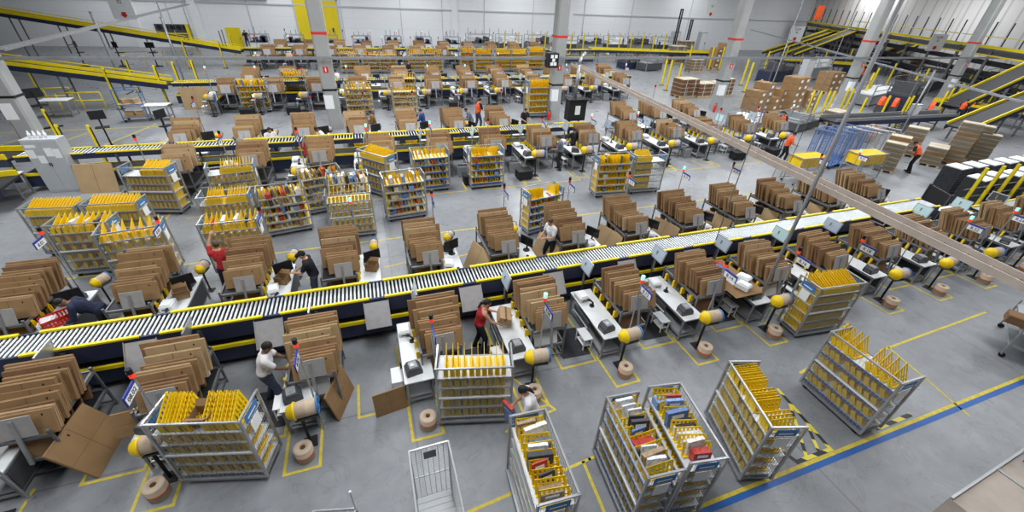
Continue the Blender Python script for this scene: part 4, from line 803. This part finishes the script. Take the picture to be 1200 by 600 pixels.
# ------------------------------------------------------------------ left side: cabinet, inclined conveyors, posts
kit = []; b = MB(); b.cbox(-.52, .52, -.25, .25, 0, 1.95, .01); kit.append(('housing', b.mesh('housing', 'cabinet')))
for sx in (-1, 1):
    b = MB(); b.box(min(sx*.01, sx*.50), max(sx*.01, sx*.50), -.262, -.25, .08, 1.9); h_ = MB(); h_.box(sx*.03-.012, sx*.03+.012, -.28, -.262, 1.0, 1.12); kit.append(('door', b.mesh('door', 'cabinet'), [('handle', h_.mesh('handle', 'black'))]))
for k, (x, z, w_, h_) in enumerate([(-.38, 1.45, .22, .30), (-.15, 1.25, .2, .28), (.14, 1.5, .22, .3), (.36, 1.45, .2, .32), (-.3, 1.72, .3, .1)]):
    b = MB(); b.box(x-w_/2, x+w_/2, -.265, -.262, z-h_/2, z+h_/2); kit.append(('notice', b.mesh('notice', 'paper'), None, None, 'white paper notice'))
spawn('metal_cabinet', kit, 'grey metal cabinet with paper notices in front of the first pillar', 'cabinet', (-12.3, 20.9, 0), R(-4), None, 1.12)
b = MB(); b.lathe([(0, 0), (.05, 0), (.05, .18), (.02, .22), (.02, .28), (0, .28)], n=10); BOT = b.mesh('bottle', 'paper', True)
for k in range(4): single('bottle', BOT, 'white bottle standing on top of the grey metal cabinet', 'bottle', (-12.6+.16*k, 20.85, 2.187), (0, 0, 0), 'bottles on the cabinet')
def incline(label, p, q, w=1.0, legs=True, rails=2, col='guard_yellow', drop=None):
    p = Vector(p); q = Vector(q); d = q-p; root = thing('belt_conveyor', label, 'conveyor', p); n = Vector((-d.y, d.x, 0)).normalized()*w/2; up = Vector((0, 0, .16))
    b = MB(); b.bar((0, 0, 0), d, w, .10); ob('belt', b.mesh('belt', 'belt'), root)
    for sgn in (-1, 1):
        b = MB(); b.bar(n*sgn-up*.5, d+n*sgn-up*.5, .06, .34, 1); b.bar(n*sgn+up, d+n*sgn+up, .07, .20, 0)
        if rails > 1: b.bar(n*sgn+up*2.6, d+n*sgn+up*2.6, .05, .06, 0)
        ob('side_guard', b.mesh('side_guard', [col, 'navy']), root)
    L = d.length; k = 1.0
    if legs:
        while k < L:
            c = d*(k/L); zz = -(p.z+c.z); b = MB()
            for sgn in (-1, 1): b.bar(c+n*sgn*.9, Vector((c.x+n.x*sgn*.9, c.y+n.y*sgn*.9, zz)), .09)
            b.bar(c+n*.9+Vector((0, 0, zz*.5)), c-n*.9+Vector((0, 0, zz*.5)), .06); ob('leg', b.mesh('leg', 'steel_dark'), root); k += 3.2
    return root
incline('upper inclined belt conveyor with yellow guards descending to the fourth conveyor', (-33, 54, 5.0), (-11.6, 54, 1.45), 1.3)
incline('lower inclined belt conveyor with yellow guards descending to the third row', (-22.5, 36, 3.05), (-12.7, 36, 1.45), 1.2)
incline('dark feed conveyor behind the grey metal cabinet', (-20, 22.6, 1.2), (-13.6, 21.4, 1.35), 1.1, rails=1)
incline('dark conveyor running in front of the grey cabinet', (-16.8, 19.2, .9), (-13.2, 19.6, .9), 1.4, rails=1)
pm = MB(); pm.bar((0, 0, 0), (0, 0, 2.0), .09, .09); pm.box(-.15, .15, -.12, .12, 0, .03, 1); pm.box(.045, .055, -.05, .05, 0, 1.9, 1); PSM = pm.mesh('guard_post', ['guard_yellow', 'black'])
def post(p, label, s=1.0, group='yellow guard posts'): single('guard_post', PSM, label, 'post', (p[0], p[1], 0), (0, 0, 0), group, s)
for p in [(-15.84, 35.39), (-13.37, 36.26), (-12.76, 37.81), (-16.74, 41.04), (-12.00, 39.19), (-16.27, 52.53), (-13.17, 52.37), (-13.40, 58.39), (-12.95, 23.20), (-11.72, 22.92), (-14.81, 26.26), (-15.22, 23.18), (-22.80, 41.17)]: post(p, 'yellow guard post beside the conveyors near the grey cabinet and inclined belts', 1.05 if p[1] < 30 else 1.3, 'yellow guard posts on the left')
def railing(label, p, q, h=1.1):
    p = Vector((*p, 0)); q = Vector((*q, 0)); d = q-p; root = thing('safety_railing', label, 'railing', p); n = max(2, int(d.length/1.6))
    b = MB()
    for z in (h, h*.55): b.cyl((0, 0, z), d+Vector((0, 0, z)), .035, 8)
    ob('rail', b.mesh('rail', 'guard_yellow', True), root); pm_ = MB(); pm_.cyl((0, 0, 0), (0, 0, h), .035, 8); pm_ = pm_.mesh('post', 'guard_yellow', True)
    for i in range(n+1): ob('post', pm_, root, d*i/n)
railing('yellow tube railing next to the blue trolley', (-21.52, 36.73), (-19.07, 37.35)); railing('yellow tube railing with a step below the lower inclined conveyor', (-18.92, 35.40), (-16.64, 35.51)); railing('yellow railing in front of the far inclined conveyor', (-21.97, 53.88), (-15.62, 54.72), 1.3)
def work_trolley(label, p, rz, s, mat='blue_frame'):
    kit = []; b = MB()
    for x in (-.5, .5):
        for y in (-.3, .3): b.bar((x, y, .1), (x, y, 1.5), .04)
    for z in (.2, .8, 1.48): b.box(-.5, .5, -.32, -.28, z, z+.04); b.box(-.5, .5, .28, .32, z, z+.04)
    kit.append(('frame', b.mesh('frame', mat)))
    for z in (.24, .84): b = MB(); b.box(-.5, .5, -.3, .3, z-.02, z); kit.append(('shelf', b.mesh('shelf', 'wood')))
    cm = MB(); cm.cyl((0, -.02, .06), (0, .02, .06), .06, 10)
    cm = cm.mesh('caster', 'black')
    for x in (-.45, .45):
        for y in (-.28, .28): kit.append(('caster', cm, None, (x, y, 0)))
    return spawn('shelf_trolley', kit, label, 'trolley', (p[0], p[1], 0), rz, None, s)
bt = (-13.75, 32.17); work_trolley('blue-framed shelf trolley with cartons between the yellow posts', bt, R(8), 1.25)
for k in range(4): single('carton', CBOX, 'small carton lying on the blue-framed shelf trolley', 'carton', (bt[0]-.3+.5*(k % 2), bt[1], (.25 if k < 2 else .85)*1.25), (0, 0, k*.4), 'cartons on the blue trolley')
def small_table(label, p, s, w=1.2, d=.7, h=.85):
    kit = []; b = MB(); b.cbox(-w/2, w/2, -d/2, d/2, h-.04, h, .006); kit.append(('worktop', b.mesh('worktop', 'white'))); l = MB(); l.box(-.025, .025, -.025, .025, 0, h-.04); l = l.mesh('leg', 'steel')
    for x in (-w/2+.05, w/2-.05):
        for y in (-d/2+.05, d/2-.05): kit.append(('leg', l, None, (x, y, 0)))
    b = MB(); b.box(-w/2+.05, w/2-.05, -d/2+.05, d/2-.05, .2, .23); kit.append(('shelf', b.mesh('shelf', 'steel'))); return spawn('work_table', kit, label, 'table', (p[0], p[1], 0), 0, None, s)
small_table('white table in front of the grey cabinet', (-14.06, 20.42), 1.1); small_table('small white table beside the yellow railing', (-18.29, 33.98), 1.2); small_table('white table next to the blue-framed trolley', (-12.54, 32.17), 1.1)
def screen_stand(label, p, rz, s):
    kit = []; b = MB(); b.bar((-.35, 0, .03), (.35, 0, .03), .06); b.bar((0, -.3, .03), (0, .3, .03), .06); kit.append(('foot', b.mesh('foot', 'black'))); b = MB(); b.bar((0, 0, .03), (0, 0, 1.5), .06); kit.append(('pole', b.mesh('pole', 'black')))
    b = MB(); b.cbox(-.28, .28, -.04, .0, 1.25, 1.62, .01); b.cbox(-.25, .25, -.3, .05, .9, .94, .01); kit.append(('monitor', b.mesh('monitor', 'black'))); return spawn('screen_stand', kit, label, 'screen stand', (p[0], p[1], 0), rz, 'screen stands', s)
for i, p in enumerate([(-13.08, 26.73), (-10.34, 26.47), (-25.44, 54.03), (-22.33, 53.89), (-19.46, 53.76), (-17.56, 31.12)]): screen_stand(['black screen stand beside the rollers near the grey cabinet', 'black screen stand near the second-conveyor stacks', 'black screen stand below the upper inclined conveyor, first', 'black screen stand below the upper inclined conveyor, second', 'black screen stand below the upper inclined conveyor, third', 'thin black stand next to the grey cabinet'][i], p, R(20+40*i), 1.15 if p[1] < 30 else 1.35)
# black boxes at the centre pillar
kit = []; b = MB(); b.cbox(-.55, .55, -.3, .3, 0, 1.15, .02); b.box(-.62, .62, -.36, .36, 1.13, 1.2, 0); b.box(-.16, .16, -.31, -.30, .35, .85, 1); kit.append(('housing', b.mesh('housing', ['black', 'paper'])))
b = MB(); b.tube([(-.1, 0, 1.2), (-.1, 0, 3.0), (.05, .1, 3.35), (.45, .5, 3.5)], .09, 10); kit.append(('pipe', b.mesh('pipe', 'steel', True), None, None, 'grey pipe')); b = MB(); b.bar((-.3, 0, -1.5), (-.3, 0, 0), .08); b.bar((.3, 0, -1.5), (.3, 0, 0), .08); kit.append(('stand', b.mesh('stand', 'black')))
bb = (11.58, 22.20, 1.15); spawn('control_box', kit, 'large black box with a white sheet before the third pillar', 'control box', (bb[0], 22.2, 1.5), 0)
kit = []; b = MB(); b.cbox(-.38, .38, -.3, .3, 0, .9, .02); kit.append(('housing', b.mesh('housing', 'black'))); b = MB()
for k, (x, z) in enumerate([(-.12, .15), (.12, .15), (.0, .38), (.16, .6), (-.12, .6)]): b.box(x-.1, x+.1, -.31, -.30, z, z+.2)
kit.append(('notice', b.mesh('notice', 'paper'))); spawn('speaker_box', kit, 'black box with white papers mounted on the third pillar', 'box', (12.2, 27.6, 3.55), 0)
def extinguisher(label, p):
    kit = []; b = MB(); b.lathe([(0, 0), (.11, 0), (.12, .05), (.12, .5), (.06, .62), (.03, .64), (.03, .7), (0, .7)], n=12); kit.append(('cylinder', b.mesh('cylinder', 'red', True))); b = MB(); b.box(-.03, .1, -.02, .02, .68, .74); b.tube([(.06, 0, .7), (.16, 0, .55), (.15, 0, .2)], .02, 6); kit.append(('hose', b.mesh('hose', 'black'))); spawn('fire_extinguisher', kit, label, 'fire extinguisher', p, 0, None, .95)
extinguisher('red fire extinguisher on the fourth pillar', (27.35, 27.75, 0)); extinguisher('red fire extinguisher at the foot of the second pillar', (-1.3, 27.75, 0)); extinguisher('red fire extinguisher at the foot of the third pillar', (12.4, 27.75, 0))

# ------------------------------------------------------------------ right and back: pallets, cages, guards, mezzanine
b = MB()
for y in (-.36, 0, .36): b.box(-.58, .58, y-.05, y+.05, 0, .09)
for i in range(6): x = -.5+i*.2; b.box(x-.07, x+.07, -.4, .4, .09, .12)
PALLET = b.mesh('pallet', 'wood')
def bundle_mesh(mat, w=.56, d=.76, h=.20, ply=6):
    b = MB()
    for i in range(ply): z = h*i/ply; o_ = .012*((i*7) % 3-1); b.box(-w/2+o_, w/2+o_, -d/2, d/2, z, z+h/ply*.82, 0 if i < ply-1 else 1)
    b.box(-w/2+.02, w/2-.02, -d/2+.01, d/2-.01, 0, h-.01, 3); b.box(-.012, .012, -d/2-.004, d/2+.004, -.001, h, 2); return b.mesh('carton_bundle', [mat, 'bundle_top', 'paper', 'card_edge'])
BUND = [bundle_mesh('bundle_side'), bundle_mesh('bundle_side'), bundle_mesh('card_dark'), bundle_mesh('card')]
b = MB(); b.cbox(-.28, .28, -.38, .38, 0, .30, .01); b.box(-.281, .281, -.03, .03, .29, .302, 1); b.box(-.1, .1, -.382, -.38, .08, .2, 2); LOADBOX = b.mesh('carton', ['card', 'wood', 'paper'])
def pallet(label, p, rz, s, layers, kind, seed):
    rnd = random.Random(seed); single('pallet', PALLET, 'wooden pallet under the ' + label, 'pallet', (p[0], p[1], 0), (0, 0, R(rz)), 'wooden pallets', s)
    c, si = math.cos(R(rz)), math.sin(R(rz))
    for side in (-1, 1):
        n = layers+rnd.choice([-1, 0, 0]); 
        for l in range(n):
            me, hh = (BUND[rnd.choice([0, 0, 1, 3]) if kind == 0 else 2 if kind == 2 else 0], .205) if kind != 1 else (LOADBOX, .305)
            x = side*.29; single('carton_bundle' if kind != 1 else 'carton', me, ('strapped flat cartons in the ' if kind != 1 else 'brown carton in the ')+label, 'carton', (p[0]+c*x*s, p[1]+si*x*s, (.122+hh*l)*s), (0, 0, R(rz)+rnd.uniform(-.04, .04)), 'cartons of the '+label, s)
PL = [('first of three pallet stacks beside the fourth pillar', (28.79, 33.57), 4, 1.75, 4, 2), ('middle of three pallet stacks beside the fourth pillar', (30.69, 33.32), 4, 1.75, 4, 2), ('last of three pallet stacks beside the fourth pillar', (32.84, 33.43), 4, 1.75, 4, 2),
      ('box pallet next to the fourth pillar', (31.04, 27.25), 15, 1.75, 4, 1), ('second box pallet from the fourth pillar', (32.77, 27.28), 15, 1.75, 3, 1), ('third box pallet from the fourth pillar', (34.43, 27.02), 15, 1.7, 5, 1), ('fourth box pallet from the fourth pillar', (36.88, 27.57), 15, 1.6, 3, 1),
      ('big brown box pallet near the grey door machine', (47.11, 33.31), 10, 2.0, 3, 1), ('pallet stack on the cage side of the lifting person', (27.77, 14.38), 25, 1.2, 7, 0), ('pallet stack behind the lifting person', (32.40, 16.12), 25, 1.3, 6, 0), ('low pallet stack beside the lifting person', (31.74, 14.37), 25, 1.2, 4, 0),
      ('tallest pallet stack beyond the lifting person', (33.52, 14.28), 25, 1.25, 9, 0), ('pallet stack next to the tallest one', (35.66, 14.61), 25, 1.2, 8, 0), ('pallet stack second from the tallest one', (35.74, 14.11), 25, 1.1, 7, 0), ('pallet with a wide brown carton behind the caged trolleys', (32.85, 18.95), 25, 1.2, 2, 1),
      ('low far pallet near the third pillar', (42.54, 61.19), 0, 1.9, 3, 0), ('taller far pallet near the third pillar', (43.31, 54.04), 0, 2.0, 5, 0), ('far pallet in front of the pale panels', (50.41, 61.19), 0, 2.0, 5, 0), ('far box pallet behind the fourth pillar', (46.52, 49.27), 0, 1.9, 5, 1), ('brown pallet of cartons far back beside the tall screens', (40.78, 46.83), 0, 1.6, 4, 0),
      ('low pallet at the fifth pillar base', (34.67, 22.85), 10, 1.4, 3, 0), ('box pallet below the mezzanine', (72.57, 40.55), 10, 1.8, 3, 1)]
for i, (lab, p, rz, s, n, k) in enumerate(PL): pallet(lab, p, rz, s, n, k, i)
# cages with yellow bags and blue caged trolleys
def cage(label, p, rz, s, fill):
    kit = []; b = MB()
    for x in (-.8, .8):
        for y in (-.4, .4): b.bar((x, y, .1), (x, y, 1.35), .04)
    for z in (.15, .75, 1.33):
        for y in (-.4, .4): b.bar((-.8, y, z), (.8, y, z), .035)
        for x in (-.8, .8): b.bar((x, -.4, z), (x, .4, z), .035)
    kit.append(('frame', b.mesh('frame', 'alu'))); b = MB()
    for x in (-.72, .72):
        for y in (-.34, .34): b.cyl((x, y-.02, .05), (x, y+.02, .05), .05, 8); b.box(x-.03, x+.03, y-.03, y+.03, .08, .13)
    kit.append(('caster', b.mesh('caster', 'black'))); b = MB()
    for sy in (-1, 1):
        b = MB()
        for i in range(24): x = -.78+i*.068; b.box(x-.004, x+.004, sy*.4-.004, sy*.4+.004, .15, 1.33)
        kit.append(('wire_panel', b.mesh('wire_panel', 'cart_wire')))
    if fill:
        b = MB(); rnd = random.Random(3)
        for i in range(16): x = -.72+i*.096; b.box(x-.03, x+.03, -.36, .36, .85, 1.28+rnd.uniform(-.05, .05))
        for i in range(16): x = -.72+i*.096; b.prism([(-.36, 0), (.36, 0), (.3, .1), (-.3, .06)], .05, Matrix.Translation((x, 0, 1.26)) @ Matrix.Rotation(PI/2, 4, 'Z'))
        kit.append(('yellow_dividers', b.mesh('yellow_dividers', 'yellow'), None, None, 'tightly nested yellow dividers'))
    return spawn('cage_cart', kit, label, 'cart', (p[0], p[1], 0), rz, None, s)
r1, r2 = (20.82, 14.08), (24.41, 13.65)
cage('cage cart brimming with yellow dividers beside the blue trolleys', r1, R(-2), 1.06, True); cage('cage cart brimming with yellow dividers beside the pallets', r2, R(-2), 1.1, True)
for k, (p, lab) in enumerate([((24.38, 16.56), 'blue caged trolley next to the person in orange'), ((25.39, 16.64), 'blue caged trolley nested second'), ((26.37, 16.74), 'blue caged trolley nested third'), ((26.91, 16.32), 'grey wire trolley next to the blue ones'), ((28.09, 16.38), 'grey wire trolley second from the blue ones')]):
    wire_trolley(lab, p, 15, 1.3, 1.5, .75, 1.1, 'blue_frame' if k < 3 else 'cart_wire', frame='blue_frame' if k < 3 else 'alu')
# continuation of the conveyor to the right
b = MB(); b.box(-.9, .9, -.06, .06, .1, 1.75); b.box(-.95, .95, -.3, .3, .0, .1); kit = [('screen', b.mesh('screen', 'black'))]; b = MB(); b.box(-.9, -.84, -.1, .1, 0, 1.8); b.box(.84, .9, -.1, .1, 0, 1.8); kit.append(('post', b.mesh('post', 'dark_grey')))
gx = (22.79, 9.33); spawn('barrier_screen', kit, 'black barrier screen standing at the end of the long roller conveyor', 'screen', (23.1, 9.5, 0), R(62), None, .72)
conveyor(8.15, .75, 23.4, 44, 'white belt conveyor continuing beyond the black screen', False, .92)
small_table('white-topped table at the end of the long roller conveyor', (22.3, 8.4), 1.0, 1.2, .8, .9)
b = MB(); b.cbox(-.55, .55, -.42, .42, .12, 1.45, .01); 
for i in range(8): b.box(-.56, .56, -.435, -.42, .2+i*.15, .25+i*.15, 2)
b.box(-.6, .6, -.46, .46, 0, .12, 1); kit = [('stack', b.mesh('stack', ['rubber', 'black', 'dark_grey']))]
b = MB(); b.box(-.5, .5, -.38, .38, 1.45, 1.50); b.box(-.3, .35, -.3, .2, 1.5, 1.53); kit.append(('top_sheet', b.mesh('top_sheet', 'paper')))
for i in range(9): spawn('folded_tote_stack', kit, 'dark folded tote stack with pale top sheets, %s from the black screen' % ORD[i], 'tote stack', (26.6+1.3*i, 9.9+.1*(i % 2), 0), R(4), 'folded tote stacks', .92)
for i in range(7): spawn('folded_tote_stack', kit, 'dark folded tote stack in the back row, %s from the black screen' % ORD[i], 'tote stack', (27.4+1.3*i, 11.2, 0), R(4), 'folded tote stacks behind', .92)
for i, x in enumerate([24.4, 25.6, 26.7, 27.9, 29.1, 30.4, 31.7, 33.0]): post((x, 9.1), 'yellow guard post in front of the tote stacks, %s from the black screen' % ORD[i], 1.15, 'yellow posts before the tote stacks')
b = MB(); b.bar((0, 0, 1.3), (14, 0, 1.3), .03); b.bar((0, 0, .9), (14, 0, .9), .03); single('handrail', b.mesh('handrail', 'steel_dark'), 'thin dark handrail in front of the dark tote stacks', 'railing', (24, 9.2, 0))
bp = [(32.78, 23.94), (33.14, 23.62), (34.16, 23.70), (34.55, 23.63), (37.33, 24.51), (37.43, 24.21), (34.57, 21.19), (37.67, 21.57), (38.78, 20.89), (39.76, 21.20), (45.76, 22.25), (48.44, 23.26), (52.70, 24.81), (55.22, 24.43), (57.19, 24.82), (55.73, 23.67), (52.91, 21.04), (31.49, 28.09), (32.37, 28.58),
      (30.17, 38.86), (28.16, 34.03), (28.87, 36.35), (41.97, 49.51), (44.23, 47.97), (45.87, 47.88), (39.98, 37.84), (37.21, 34.51), (49.15, 43.68), (59.70, 50.16), (69.26, 55.07)]
for i, p in enumerate(bp): post(p, 'yellow guard post among the machines and pallets around the fourth and fifth pillars', 1.15 if p[1] < 30 else 1.4, 'yellow guard posts on the right')
bp = [(20+2.1*i, 62.5) for i in range(14)]
for i, p in enumerate(bp): post(p, 'yellow guard post in front of the grey machinery along the back wall', 1.5, 'yellow posts along the back wall')
def machine(label, p, w, d, h, mats, seed, rz=0):
    rnd = random.Random(seed); kit = []; b = MB(); b.cbox(-w/2, w/2, -d/2, d/2, .1, h*.55, .02); kit.append(('housing', b.mesh('housing', mats[0]))); b = MB()
    for x in (-w/2, w/2):
        for y in (-d/2, d/2): b.bar((x, y, 0), (x, y, h), .08)
    for z in (h*.75, h): b.bar((-w/2, -d/2, z), (w/2, -d/2, z), .06); b.bar((-w/2, d/2, z), (w/2, d/2, z), .06)
    kit.append(('frame', b.mesh('frame', mats[1]))); b = MB()
    for k in range(5): x = rnd.uniform(-w/2+.3, w/2-.3); b.box(x-.2, x+.2, -d/2-.1, d/2, h*.55, h*rnd.uniform(.6, .95))
    b.box(-w/2+.1, w/2-.1, -d/2-.08, d/2-.02, h*.55, h*.6)
    kit.append(('unit', b.mesh('unit', mats[2]))); b = MB()
    for k in range(4): x = -w/2+.2+k*(w-.4)/3; b.cyl((x, 0, h), (x, 0, h+rnd.uniform(.3, .9)), .03, 6)
    kit.append(('aerial', b.mesh('aerial', 'steel_dark'))); spawn('packing_machine', kit, label, 'machine', (p[0], p[1], 0), R(rz), 'machines in the back', 1)
for i in range(8): machine('grey and dark framed machine along the back wall, %s from the third pillar' % ORD[i], (17+4.6*i, 65.5), 3.6, 1.8, 2.4, [['mid_grey', 'steel', 'dark_grey'], ['dark_grey', 'steel', 'white']][i % 2], i)
for i in range(7): machine('low machine beyond the far row in front of the wall, %s from the yellow door' % ORD[i], (-12+4.2*i, 66.5), 2.2, 1.2, 1.9, ['white', 'steel', 'navy'], 20+i)
for i, (p, w_, h_) in enumerate([((30.30, 22.43), 3.4, 1.2), ((45.08, 24.72), 4, 3.0), ((47.20, 28.45), 6, 1.8), ((63.05, 32.84), 5, 2.0), ((46.68, 39.77), 5, 2.2), ((54.22, 40.81), 5, 2.6), ((35.15, 48.50), 3, 1.6), ((32.89, 49.98), 2.4, 1.4), ((26.00, 23.21), 2, 1), ((69.07, 29.70), 6, 2.6), ((66.05, 43.78), 4, 3.0)]):
    machine('dark conveyor machine with steel frame, %s' % ['beside the person in the orange vest and cap', 'tall and pale behind the yellow posts', 'low beside the tall pale one', 'under the hanging white sign', 'beyond the fourth pillar', 'behind the box pallets', 'behind the far paper machine', 'near the third pillar', 'small beside the fourth pillar base', 'under the inclined belts', 'behind the fifth pillar'][i], p, w_, 1.6, h_, [['dark_grey', 'steel', 'mid_grey'], ['navy', 'steel_dark', 'dark_grey'], ['mid_grey', 'steel', 'white']][i % 3], 50+i, 15)
kit = []; b = MB(); b.cbox(-.7, .7, -.35, .35, 0, 3.0, .02); kit.append(('housing', b.mesh('housing', 'cabinet'))); b = MB(); b.box(-.6, .6, -.37, -.35, .2, 2.8); kit.append(('door', b.mesh('door', 'white')))
for i, p in enumerate([(46.82, 36.13), (57.13, 65.55), (51.42, 65.45), (39.78, 20.71)]): spawn('tall_cabinet', kit, ['pale tall cabinet beside the big brown box', 'pale tall cabinet at the far machines near the fourth pillar', 'grey screen panel among the far machines', 'pale tall cabinet among the guard posts near the cages'][i], 'cabinet', (p[0], p[1], 0), R(10), 'tall pale cabinets', [1.0, 1.1, 1.1, .6][i])
# inclined belts to the mezzanine
incline('inclined belt with yellow guards rising to the mezzanine, first', (64.52, 58.00, 0.92), (79.25, 58.00, 4.79), 1.6, rails=1); incline('inclined belt with yellow guards rising to the mezzanine, second', (62.56, 52.00, 1.39), (74.06, 52.00, 4.79), 1.6, rails=1)
incline('inclined belt rising behind the hanging white sign', (70.15, 44.00, 1.94), (80.35, 44.00, 5.08), 1.6, rails=1); incline('broad upper inclined belt beyond the pallet aisle', (47.59, 22.54)+(1.0,), (56.68, 22.00, 4.66), 1.6, rails=1); incline('broad lower inclined belt beyond the pallet aisle', (38.88, 17.24)+(1.0,), (49.63, 18.00, 3.21), 1.4, rails=1)
m0 = Vector((82, 67, 5.3)); m1 = Vector((57.6, 21.0, 4.86)); md = (m1-m0); root = thing('mezzanine', 'long dark steel mezzanine with a yellow edge along the corrugated wall', 'mezzanine', m0); mn = Vector((md.y, -md.x, 0)).normalized()*-1
if mn.x < 0: mn = -mn
b = MB(); b.bar((0, 0, 0), md, .12, .26); b.bar((0, 0, -.75), md+Vector((0, 0, -.75)), .1, .12); b.bar((0, 0, .9), md+Vector((0, 0, .9)), .07, .07); ob('edge_beam', b.mesh('edge_beam', 'guard_yellow'), root)
b = MB(); b.bar(mn*2+Vector((0, 0, -.3)), md+mn*2+Vector((0, 0, -.3)), 3.8, .2); b.bar(mn*.5+Vector((0, 0, -.5)), md+mn*.5+Vector((0, 0, -.5)), .3, .4); ob('deck', b.mesh('deck', 'steel_dark'), root)
for zz in (-1.5, -2.5, -3.4): b = MB(); b.bar(mn*1.2+Vector((0, 0, zz)), md+mn*1.2+Vector((0, 0, zz)), 1.3, .35); ob('lower_conveyor', b.mesh('lower_conveyor', 'belt'), root)
pm_ = MB(); pm_.bar((0, 0, -4.86), (0, 0, 0), .22); pm_ = pm_.mesh('column', 'steel_dark'); rm_ = MB(); rm_.bar((0, 0, 0), (0, 0, 2.2), .09); rm_ = rm_.mesh('upright', 'navy')
for i in range(13): ob('column', pm_, root, md*(i/12)+mn*.3)
for i in range(26): ob('upright', rm_, root, md*(i/25)+mn*.6)
def hang_sign(label, px, w, h, txt, drop=3.0):
    root = thing('hanging_sign', label, 'sign', px, R(-10)); b = MB(); b.box(-w/2, w/2, -.02, .02, -h/2, h/2); ob('plate', b.mesh('plate', 'white'), root)
    b = MB(); b.prism([(-.10*w, -.2*h), (.10*w, -.2*h), (.10*w, -.3*h), (.16*w, -.3*h), (0, -.44*h), (-.16*w, -.3*h), (-.10*w, -.3*h)], .012, Matrix.Translation((0, -.028, 0))); ob('arrow', b.mesh('arrow', 'red'), root, label='red arrow pointing down')
    t = text_mesh(txt, .2*h, 'black'); t.transform(Matrix.Translation((0, -.024, .2*h)) @ Matrix.Rotation(PI/2, 4, 'X')); ob('lettering', t, root)
    b = MB()
    for x in (-w*.4, w*.4): b.cyl((x, 0, h/2), (x, 0, h/2+drop), .012, 6)
    ob('wire', b.mesh('wire', 'steel'), root)
hang_sign('hanging white sign with a red arrow in front of the corrugated wall', (62.59, 34.00, 4.83), 2.1, 1.7, 'SLAM\n07'); hang_sign('hanging white sign with a red arrow near the mezzanine end', (60.00, 50.00, 4.30), 2.2, 2.0, 'SLAM\n06'); hang_sign('small hanging white sign with a red arrow near the top of the fourth pillar', (48.34, 55.00, 6.81), 1.7, 1.9, '05'); hang_sign('hanging white sign above the inclined conveyors', (-19.79, 52.00, 5.20), 1.9, 2.0, '02')
b = MB(); b.box(-.9, .9, -.06, .06, -1.1, 1.1); o_ = (80.47, 64.00, 6.82); single('mesh_screen', b.mesh('orange_panel', 'orange'), 'orange mesh panel above the end of the mezzanine', 'panel', o_)
# far paper machine and its white tube beyond the fourth pillar base
pp = (24.68, 20.36); spawn('paper_dispenser', DISP, 'yellow-coned dispenser with a long white tube near the fourth pillar', 'dispenser', (pp[0], pp[1], 0), 0, None, 1.3)

# black lifting masts and orange covers
for k, (p, lab) in enumerate([((49.27, 64.00, 2.96), 'taller black lifting mast near the back wall'), ((50.45, 64.00, 2.98), 'shorter black lifting mast near the back wall')]):
    kit = []; b = MB(); b.bar((-.18, 0, 0), (-.18, 0, 6.6-k*1.4), .16); b.bar((.18, 0, 0), (.18, 0, 6.6-k*1.4), .16); b.bar((-.18, 0, 6.5-k*1.4), (.18, 0, 6.5-k*1.4), .14); kit.append(('mast', b.mesh('mast', 'black'))); b = MB(); b.cbox(-.5, .5, -.5, .5, 0, 1.6, .03); kit.append(('body', b.mesh('body', 'mid_grey')))
    spawn('lifting_mast', kit, lab, 'lift', (p[0]+1.2*k, 62.5, 0), 0)
for k, (p, lab) in enumerate([((42.29, 24.56), 'bright orange cover on the machines beyond the wire trolleys, tall one'), ((42.88, 23.88), 'bright orange cover on the machines beside the tall orange one'), ((44.98, 22.39), 'low bright orange cover on the machines by the guard posts'), ((59.59, 38.56), 'orange cover next to the big brown box')]):
    kit = []; b = MB(); b.bar((0, 0, 0), (0, 0, .8), .5, .4); kit.append(('stand', b.mesh('stand', 'dark_grey'))); b = MB(); b.prism([(-.35, .8), (.35, .8), (.22, 1.35), (-.1, 1.5), (-.3, 1.2)], .3); kit.append(('cover', b.mesh('cover', 'orange'))); spawn('covered_stand', kit, lab, 'cover', (p[0], p[1], 0), R(15*k))

for p, q, w_, lab in [((30.65, 20.60), (42.92, 20.14), 1.2, 'low dark conveyor running behind the wire trolleys'), ((48.30, 24.20), (51.16, 18.64), 1.4, 'dark conveyor crossing behind the pallet stacks'), ((53.41, 46.02), (62.54, 40.09), 1.6, 'dark conveyor beyond the box pallets'), ((72.45, 55.00), (67.98, 30.78), 1.6, 'dark conveyor under the mezzanine, first'), ((90.15, 61.18), (90.50, 37.69), 1.8, 'dark conveyor under the mezzanine, second'), ((30.42, 56.02), (48.67, 52.23), 1.6, 'dark conveyor behind the three pallet stacks'), ((62.29, 27.10), (63.43, 23.16), 1.4, 'short dark conveyor below the broad inclined belts')]:
    z_ = 1.0 if p[1] < 30 else 1.5
    incline(lab, (p[0], p[1], z_), (q[0], q[1], z_), w_, rails=1, col='steel' if 'first' in lab or 'trolleys' in lab else 'guard_yellow')
for i, p in enumerate([(46.00, 28.62), (50.50, 31.16), (52.30, 28.49), (56.93, 30.33), (57.52, 33.96), (63.23, 29.52), (65.38, 27.51), (64.49, 25.99), (70.58, 35.77), (76.51, 35.17), (61.57, 45.50), (70.11, 48.05), (80.60, 44.28), (86.12, 38.07), (80.21, 32.49)]): post(p, 'yellow guard post below the mezzanine and inclined belts', 1.35, 'yellow posts below the mezzanine')
